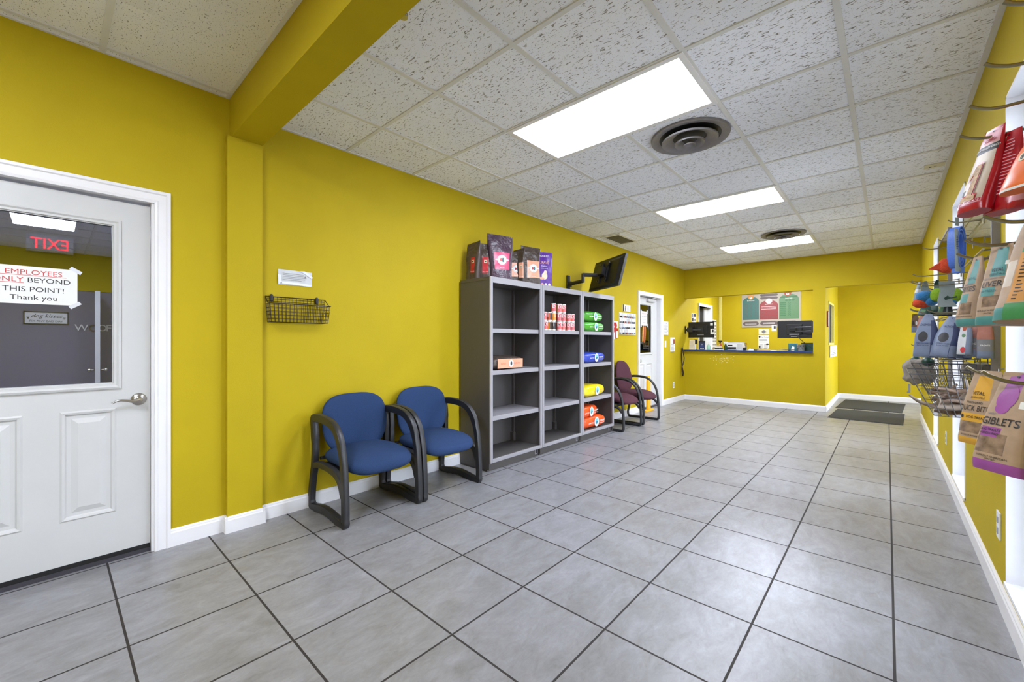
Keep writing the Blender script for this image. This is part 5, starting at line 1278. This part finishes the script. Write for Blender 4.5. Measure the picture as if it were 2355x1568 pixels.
pouch('kraft and teal treat pouch lettered LIVER hanging beside the grey panel edge', (2303, 563), (2286, 748), .90, .068, .040, .95, 'kraft', [(-1, 0, 1, .105, 'teal'), (-.30, .60, .66, .96, 'teal'), (-.62, .36, .30, .47, 'teal'), (-.35, .22, .80, .36, 'window_food'), (.55, .74, .78, .79, 'paper')], 6, [('VITAL', .062, .18, .665, 'ink'), ('ESSENTIALS', .036, .18, .62, 'ink'), ('FREEZE-DRIED RAW', .032, 0, .57, 'ink_grey'), ('LIVER', .105, .0, .475, 'ink'), ('CAT TREATS', .038, -.15, .41, 'teal_dark'), ('PROUDLY AMERICAN', .03, .15, .165, 'ink'), ('CRAFTED', .024, .15, .13, 'ink')])
pouch('kraft and teal treat pouch behind the green and amber one', (2366, 585), (2342, 747), .86, .10, .04, .6, 'kraft', [(-1, 0, 1, .16, 'teal_dark'), (-.5, .6, .5, .9, 'teal')], 7)
pouch('big kraft pouch with green bands and an amber text panel at the right edge', (2432, 455), (2352, 738), .72, .090, .04, .85, 'kraft', [(-1, 0, 1, .10, 'teal'), (-.45, 0, 1, .13, 'green_lab'), (-.42, .14, 1, 1, 'amber_kraft'), (-.42, .56, 1, .68, 'green_lab'), (-.95, .28, -.48, .50, 'food_pale')], 8, [('raw', .05, .35, .60, 'ink')], pics=[(-.25, .9, .53, 13, .030, 'ink')])
pouch('kraft and mustard treat pouch lettered DUCK BITES, below the wire basket', (2276, 853), (2253, 1024), .89, .080, .04, .90, 'kraft', [(-1, 0, 1, .085, 'mustard'), (-.42, .60, .55, .92, 'mustard'), (-.95, .30, .95, .41, 'mustard'), (-.92, .15, .85, .30, 'window_food')], 9, [('VITAL', .066, -.05, .665, 'ink'), ('ESSENTIALS', .038, -.05, .615, 'ink'), ('FREEZE-DRIED', .036, -.15, .545, 'ink'), ('DUCK BITES', .105, -.05, .445, 'ink', 'CENTER', .78), ('DOG TREATS', .046, .12, .345, 'ink'), ('PROUDLY AMERICAN', .03, .0, .105, 'ink')], [(-.72, .36, .10, .025, 'ink')])
pouch('kraft and violet treat pouch lettered RABBIT GIBLETS, lowest and nearest', (2345, 856), (2298, 1088), .75, .080, .040, .95, 'kraft', [(-1, 0, 1, .10, 'violet'), (-.50, .80, .45, 1.0, 'violet'), (-.72, .30, .22, .43, 'violet'), (-.80, .17, .55, .37, 'window_food'), (-.72, .33, .12, .43, 'violet'), (.62, .64, .98, .71, 'paper')], 10, [('RABBIT', .028, -.45, .555, 'ink_grey'), ('GIBLETS', .105, .02, .455, 'ink', 'CENTER', .98), ('DOG TREATS', .036, -.28, .39, 'ink'), ('FREEZE-DRIED', .03, -.25, .355, 'ink'), ('PROUDLY AMERICAN', .028, .1, .13, 'ink'), ('CRAFTED', .022, .1, .108, 'ink')], [(-.05, .74, .52, .13, 'violet'), (-.08, .63, .36, .06, 'violet')])
pouch('dark kraft pouch behind the violet labelled one at the right edge', (2400, 862), (2372, 1085), .84, .085, .04, .7, 'poster_rust', [(-1, 0, 1, .12, 'lab_red')], 11)
# steel blue pouches and small ones
st = [(-1, 0, 1, .30, 'steel_bag'), (-.9, .90, .9, 1.0, 'steel_bag')]
def steel(label, top, bot, t0, yaw, seed):
    pouch(label, top, bot, t0, .098, .05, yaw, 'steel_bag', [(.45, .0, 1, .85, 'navy'), (.5, .02, 1, .28, 'steel_bag')], seed, [('SALMON', .075, -.05, .72, 'navy'), ('FREEZE-DRIED', .04, -.12, .30, 'navy'), ('RAW FOOD', .04, -.12, .25, 'navy')], [(-.22, .47, .42, .12, 'ink')], taper=.72)
steel('steel blue treat pouch with a dark round seal, leftmost of the three', (2137, 722), (2127, 821), 2.18, .35, 21)
steel('steel blue treat pouch with a dark round seal, middle of the three', (2192, 728), (2168, 822), 2.10, .35, 22)
steel('steel blue treat pouch with a dark round seal, rightmost of the three', (2216, 745), (2203, 824), 2.12, .35, 23)
pouch('narrow white and green pouch in front of the rightmost steel blue pouch', (2222, 745), (2218, 815), 1.98, .05, .03, .3, 'paper_grey', [(.2, 0, 1, 1, 'steel_bag')], 24, [], [(-.2, .85, .35, .08, 'poster_rust'), (-.2, .62, .3, .06, 'poster_green'), (-.1, .15, .35, .10, 'lab_red')])
pouch('salmon coloured pouch hanging in front of the grey panel edge', (2246, 742), (2243, 820), 1.97, .062, .03, .2, 'salmon', [(-1, 0, 1, .22, 'steel_bag'), (-1, .25, 1, .55, 'ink_grey')], 25, [('DOG', .08, 0, .35, 'ink_white')])
pouch('grey and pink pouch right of the salmon coloured one', (2266, 744), (2266, 824), 1.93, .060, .03, .2, 'ink_grey', [(-1, .55, 1, 1, 'salmon'), (-1, 0, 1, .2, 'steel_bag')], 26, [('TREATS', .06, 0, .35, 'ink_white')])
pouch('tiny patterned pouch at the far left of the lower display row', (2105, 722), (2105, 764), 2.72, .042, .02, .4, 'chew', [(-1, 0, 1, .3, 'steel_bag')], 27, [], [(-.4, .5, .25, .12, 'ink'), (.4, .5, .25, .12, 'paper_grey')])
pouch('small patterned pouch second from the left in the lower display row', (2124, 727), (2122, 766), 2.6, .056, .02, .4, 'salmon', [(-1, 0, 1, .3, 'steel_bag')], 28)
pouch('thin grey-green pouch edge-on at the far left of the upper toy row', (2114, 648), (2108, 692), 2.62, .03, .03, 1.0, 'card_grey', [(-1, .4, 1, .6, 'paper_grey')], 29)
for i, (a_, b_, lab) in enumerate((((2130, 703), (2124, 726), 'dark green boxed treat pack left of the other, below the blue toy'), ((2147, 702), (2143, 727), 'dark green boxed treat pack right of the other, below the blue toy'))):
    pouch(lab, a_, b_, 2.45, .055, .02, .3, 'dark_green', [(-.7, .3, .2, .6, 'poster_green')], 30 + i, [], name='treat_pack', group='dark green treat packs', hole=False)
pouch('olive and black packet between the toys and the steel blue pouches', (2176, 704), (2172, 726), 2.3, .06, .02, .2, 'black', [(-1, .1, -.3, .9, 'poster_green'), (.1, .1, .4, .9, 'card_grey')], 33, [], name='treat_pack', hole=False)

# ---- plush toys on cards
def toy(label, px, py, t0, shape, m, card=None, extra=(), scale=1.0):
    c = at(px, py, t0); t = thing('plush_toy', label, 'toy', c, .4, 'plush toys hanging on the display hooks')
    g = G()
    for (dx, dy, dz, a, b_, h, mm) in shape: g.sup((dx * scale, dy * scale, dz * scale), a * scale, b_ * scale, h * scale, mm or m, .9, .9, 20, 14, fn=lambda p: p * (1 + .06 * noise.noise(p * 60)))
    if len(shape) > 1: g.build_each('toy_body', parent=t, smooth=70)
    else: g.build('toy_body', parent=t, smooth=70)
    if card:
        a, b_, h0, h1, cm = card; g = G(); g.loft([[(-a, -.004, h0), (a, -.004, h0), (a, -.002, h0), (-a, -.002, h0)], [(-a * .8, .004, (h0 + h1) / 2), (a * .8, .004, (h0 + h1) / 2), (a * .8, .006, (h0 + h1) / 2), (-a * .8, .006, (h0 + h1) / 2)], [(-b_, -.004, h1), (b_, -.004, h1), (b_, -.002, h1), (-b_, -.002, h1)]], cm); g.build('header_card', parent=t)
    return t
toy('blue plush toy with an orange belly hanging in the middle display row', 2128, 686, 2.3, [(0, 0, .012, .042, .030, .030, 'plush_blue'), (.022, -.006, -.012, .032, .028, .030, 'plush_blue'), (-.010, .012, -.026, .040, .026, .026, 'plush_red')], 'plush_blue', (.020, .006, .035, .095, 'card_grey'))
toy('lime green plush ball just right of the blue plush toy', 2155, 678, 2.25, [(0, 0, 0, .026, .026, .036, 'plush_green')], 'plush_green', (.014, .006, .03, .08, 'dark_green'))
toy('lime green and blue plush toy behind the grey header card', 2194, 680, 2.22, [(.006, .01, .004, .034, .028, .038, 'plush_green'), (-.010, .012, -.030, .030, .022, .024, 'plush_blue')], 'plush_green')
c = at(2178, 677, 2.08); t = thing('header_card_pack', 'grey card with a dark bone shaped cut-out hanging beside the lime toys', 'card', c, .1)
g = G(); g.loft([[(-.030, -.003, .066), (.026, -.003, .066), (.026, 0, .066), (-.030, 0, .066)], [(-.024, .006, .02), (.030, .006, .02), (.030, .009, .02), (-.024, .009, .02)], [(-.034, 0, -.03), (.018, 0, -.03), (.018, .003, -.03), (-.034, .003, -.03)], [(-.032, -.006, -.062), (.036, -.006, -.062), (.036, -.003, -.062), (-.032, -.003, -.062)]], 'card_grey'); g.build('card', parent=t, smooth=40)
g = flatG(); g.poly([(x, -.008, z) for x, z in ((-.012, -.018), (.0, -.006), (.012, -.016), (.034, -.010), (.032, -.018), (.010, -.022), (-.008, -.028))], 'dark_green'); g.build('cut_out', parent=t)
t = toy('orange-red pointed plush toy hanging left of the blue collar', 2166, 612, 2.25, [(.015, 0, .0, .030, .022, .040, 'plush_red')], 'plush_red')
g = G(); g.loft([[(.03, -.015, .045), (.03, .015, .045), (.03, .015, -.04), (.03, -.015, -.04)], [(-.02, -.01, .012), (-.02, .01, .012), (-.02, .01, -.020), (-.02, -.01, -.020)], [(-.055, -.002, -.012), (-.055, .002, -.012), (-.055, .002, -.016), (-.055, -.002, -.016)]], 'plush_red'); g.build('pointed_snout', parent=t, smooth=70)
# blue collar
c = at(2196, 572, 1.98); t = thing('pet_collar', 'blue pet collar looped on its card, hanging above the lime toys', 'collar', c, 1.0)
g = G()
for k, (dx, sc_) in enumerate(((.012, 1.0), (.008, .80), (.004, .60))):
    P = []
    for i in range(28):
        a = 2 * PI * i / 28; P.append(Vector((dx + .028 * sc_ * math.cos(a), .0, .005 + (.075 * sc_ + .022) * math.copysign(abs(math.sin(a)) ** .7, math.sin(a)))))
    rings = []
    for i in range(28):
        tg = (P[(i + 1) % 28] - P[i - 1]).normalized(); nn = Vector((tg.z, 0, -tg.x)); rings.append([tuple(P[i] + Vector((0, 1, 0)) * a_ + nn * b_) for a_, b_ in ((-.020, -.0022), (.020, -.0022), (.020, .0022), (-.020, .0022))])
    g.loft(rings, 'collar_blue', wrap=True)
g.build('band', parent=t, smooth=50)
g = G(); g.loft([[(-.036, -.018, .090), (-.014, -.018, .090), (-.014, -.016, .090), (-.036, -.016, .090)], [(-.034, -.020, -.02), (-.006, -.020, -.02), (-.006, -.018, -.02), (-.034, -.018, -.02)], [(-.030, -.018, -.110), (.012, -.018, -.110), (.012, -.016, -.110), (-.030, -.016, -.110)]], 'card_grey'); g.box((.0, -.002, .11), (.024, .0, .15), 'card_grey'); g.build('label_card', parent=t)
g = flatG(); lines(g, lambda u, v: (u, -.0215, v), -.030, -.014, .055, 8, .008, 'ink', .5); g.build('print', parent=t)
g = G(); g.box((.006, -.016, -.115), (.040, .016, -.085), 'collar_blue'); g.build('buckle', parent=t, bevel=.003)
# metal chains and dark balls
def ball(label, px, py, t0, r):
    t = thing('toy_ball', label, 'ball', at(px, py, t0), 0, 'dark green toy balls'); g = G(); g.sup((0, 0, 0), r, r, r, 'dark_green', 1, 1, 24, 14); g.build('ball_body', parent=t, smooth=80); g = G(); g.tube([(0, 0, r * .9), (0, 0, r * 2.2)], .003, 'ink'); g.build('loop', parent=t)
ball('dark green toy ball partly behind the grey cloth item, left of the other', 2106, 829, 2.55, .026)
ball('dark green toy ball right of the grey cloth item', 2134, 832, 2.3, .026)
t = thing('metal_chain', 'bunch of thin metal chain hanging above the wire basket', 'chain', at(2160, 868, 2.35)); random.seed(9); g = G()
for j in range(4):
    for k in range(16):
        c = Vector((.012 * j - .018 + .003 * math.sin(k), .004 * j, .14 - k * .013)); a = k * 1.4 + j
        g.tube([tuple(c + Vector((.0045 * math.cos(q) * math.cos(a), .0045 * math.cos(q) * math.sin(a), .008 * math.sin(q)))) for q in [2 * PI * i / 8 for i in range(8)]], .0013, 'chrome', seg=5, wrap=True)
o = g.build('chain_link', parent=t); tag(o, kind='stuff')

# ---- wire baskets with chews
def basket(label, B, Tp, z0, z1, step=.026):
    (x0, x1, y0, y1), (X0, X1, Y0, Y1) = B, Tp
    t = thing('wire_basket', label, 'basket', ((x0 + x1) / 2, (y0 + y1) / 2, z0), 0, 'wire baskets on the display panel'); O = Vector(t.location)
    def c(x, y, z): return tuple(Vector((x, y, z)) - O)
    def ring(k, r, g):
        q = [(x0 + (X0 - x0) * k, y0 + (Y0 - y0) * k), (x1 + (X1 - x1) * k, y0 + (Y0 - y0) * k), (x1 + (X1 - x1) * k, y1 + (Y1 - y1) * k), (x0 + (X0 - x0) * k, y1 + (Y1 - y1) * k)]
        g.tube([c(a, b_, z0 + (z1 - z0) * k) for a, b_ in q], r, 'wire_grey', seg=6, wrap=True)
    g = G()
    for k in (0, .18, .45, .72): ring(k, .0016, g)
    nx_ = 8; ny_ = 10
    for i in range(nx_ + 1):
        f_ = i / nx_; a, b_ = x0 + (x1 - x0) * f_, X0 + (X1 - X0) * f_
        g.tube([c(b_, Y0, z1), c(a, y0, z0), c(a, y1, z0), c(b_, Y1, z1)], .0015, 'wire_grey', seg=5)
    for i in range(ny_ + 1):
        f_ = i / ny_; a, b_ = y0 + (y1 - y0) * f_, Y0 + (Y1 - Y0) * f_
        g.tube([c(X0, b_, z1), c(x0, a, z0), c(x1, a, z0), c(X1, b_, z1)], .0015, 'wire_grey', seg=5)
    g.build('wire_mesh', parent=t)
    g = G(); ring(1, .0030, g); g.build('rim', parent=t)
    g = G()
    for y in (Y0 + .05, Y1 - .05): g.tube([c(X1, y, z1), c(X1, y, z1 + .03), c(PX - .002, y, z1 + .03)], .003, 'wire_grey', seg=6)
    g.build_each('hanger', parent=t); return t
basket('grey wire basket of dried chews nearest the camera', (.155, .335, 2.62, 2.98), (.075, .338, 2.55, 3.04), .86, 1.045)
basket('grey wire basket farther back, behind the one holding the chews', (.17, .335, 3.22, 3.52), (.10, .338, 3.16, 3.58), .90, 1.07)
random.seed(21)
CH = []
for i in range(20):
    y = random.uniform(2.66, 2.94); x = random.uniform(.18, .30); L = random.uniform(.10, .22); a = random.uniform(-.5, .5) + (PI / 2 if i % 2 else 0); tilt = random.uniform(-.25, .35)
    r_ = random.uniform(.006, .011); g = G(); P = []
    for k in range(6):
        s = (k / 5 - .5) * L; P.append(Vector((s, .012 * math.sin(k * 1.5 + i), .006 * math.cos(k * 2 + i) + (.02 if i % 3 == 0 else 0) * (k / 5) ** 2)))
    g.tube(smooth_path(P, 3), [r_ * (.6 + .4 * math.sin(PI * (k + 1) / 18)) + .002 * noise.noise(Vector((k, i, 0))) for k in range(16)], 'chew', seg=9)
    Lx = abs(L * math.cos(a)); x = min(max(x, .165 + Lx / 2), .33 - Lx / 2) if Lx < .16 else .25
    o = g.build('chew_stick', loc=(x, y, .872 + .0105 * (i // 2)), rot=(0, tilt * .5, a), smooth=70)
    tag(o, 'brown dried chew stick jumbled with others in the near wire basket', 'chew', 'dried chews in the near wire basket')
t = thing('antler_chew', 'pale antler chew sticking out over the left side of the near wire basket', 'chew', (.16, 2.64, .90)); g = G(); g.tube(smooth_path([(-.085, -.02, .045), (-.05, -.01, .015), (0, 0, .0), (.05, .03, -.005), (.10, .05, .0)], 4), [.004 + .0008 * k for k in range(17)], 'antler', seg=10); g.build('beam', parent=t, smooth=70); g = G(); g.tube(smooth_path([(.0, 0, 0), (.01, -.03, .03), (.0, -.05, .06)], 4), [.010 - .0008 * k for k in range(9)], 'antler', seg=8); g.build('tine', parent=t, smooth=70)
t = thing('antler_chew', 'forked pale antler chew standing up in the middle of the near wire basket', 'chew', (.245, 2.70, .90)); g = G(); g.tube(smooth_path([(-.06, .0, .0), (-.02, 0, .02), (.015, 0, .06), (.012, .0, .12)], 4), [.012 - .0005 * k for k in range(13)], 'antler', seg=10); g.build('beam', parent=t, smooth=70); g = G(); g.tube(smooth_path([(.0, 0, .03), (.035, .01, .05), (.040, .02, .09)], 4), [.010 - .0006 * k for k in range(9)], 'antler', seg=8); g.build('tine', parent=t, smooth=70)
def crumple(name, label, cat, c, a, b_, h, m, seed, rot=0, tab=True):
    t = thing(name, label, cat, c, rot); g = G()
    def fn(p):
        n = noise.noise(p * 28 + Vector((seed, 0, 0))) + .5 * noise.noise(p * 70); return p * (1 + .22 * n) + Vector((.008 * math.sin(p.z * 90 + seed), 0, 0))
    g.sup((0, 0, 0), a, b_, h, m, .6, .6, 40, 26, fn=fn); g.build('cloth_body', parent=t, smooth=60)
    if tab:
        g = G(); g.loft([[(-a * .9, -.004, h * .75), (-a * .1, -.004, h * .85), (-a * .1, .004, h * .85), (-a * .9, .004, h * .75)], [(-a * 1.15, -.003, h * 1.15), (-a * .2, -.003, h * 1.2), (-a * .2, .003, h * 1.2), (-a * 1.15, .003, h * 1.15)]], m); g.build('ruffle', parent=t)
    return t
crumple('cloth_item', 'crumpled grey cloth item stuffed in the left of the baskets', 'cloth', at(2112, 854, 2.42), .070, .03, .070, 'cloth_grey', 3, .2, False)
crumple('cloth_item', 'pale crumpled pouch lying in the farther wire basket', 'cloth', at(2240, 847, 2.15), .052, .022, .026, 'cloth_grey', 8, .1, False)
# price tag clip
t = thing('price_tag', 'small grey price clip on the left rim of the near wire basket', 'tag', at(2091, 892, 1.95)); g = G(); g.box((-.004, -.01, -.02), (.004, .01, .02), 'ink_grey'); g.box((-.008, -.010, -.022), (.004, .01, -.018), 'ink_grey'); g.build('clip', parent=t)
# ---- outlets and switch on the right wall
def plate(label, px, py, hh):
    c = onx(px, py, XR); t = thing('wall_outlet', label, 'outlet', (XR, c.y, c.z)); g = G(); g.box((-.006, -.036, -hh), (0, .036, hh), 'plastic_white'); g.build('plate', parent=t, bevel=.002)
    g = G()
    for z in (-hh * .4, hh * .4): g.box((-.009, -.014, z - .014), (-.006, .014, z + .014), 'plastic_grey')
    g.build_each('socket', parent=t)
plate('white electrical outlet low on the right wall between the first two windows', 2299, 1207, .062)
plate('white electrical outlet low on the right wall between the far windows', 2177, 1007, .055)
# ---- lit exit sign over the entrance, mirrored in the near door's pane
t = thing('exit_sign', 'red lettered exit sign mirrored in the pane of the near door', 'sign', (XR, .0, 2.22))
g = G(); g.box((-.04, -.17, -.09), (0, .17, .09), 'plastic_white'); g.build('housing', parent=t, bevel=.005)
g = flatG(); g.text('EXIT', .16, lambda u, v: (-.041, -u, v), 'exit_red', 'CENTER', True, at_=(0, -.055), sx=.85); g.build('lettering', parent=t)

# ================================================================ small pieces become sub-parts of the part they sit on
HOSTS = {'screw': ('vesa_bracket',), 'tape_strip': ('sheet',), 'door_handle': ('door_leaf',), 'door_knob': ('door_leaf', 'leaf'), 'raised_panel': ('door_leaf',),
         'glass_moulding': ('door_leaf',), 'closer_arm': ('door_closer',), 'foot_glide': ('arm_frame',), 'dog_picture': ('board',), 'price_fields': ('board',), 'coloured_panel': ('board',), 'sticker': ('screen_panel',)}
def stem_(o): return o.name.split('.')[0]
kids_of = {}
for o in list(bpy.data.objects):
    if o.parent and o.parent.type == 'EMPTY': kids_of.setdefault(o.parent, []).append(o)
for root, kids in kids_of.items():
    for o in kids:
        hs = [k for k in kids if k is not o and stem_(k) in HOSTS.get(stem_(o), ())]
        if not hs or any(abs(v) > 1e-6 for k in hs for v in (*k.location, *k.rotation_euler)) : continue
        if stem_(o) == 'foot_glide':
            cy = sum(c[1] for c in o.bound_box) / 8; hs.sort(key=lambda k: abs(sum(c[1] for c in k.bound_box) / 8 - cy))
        o.parent = hs[0]
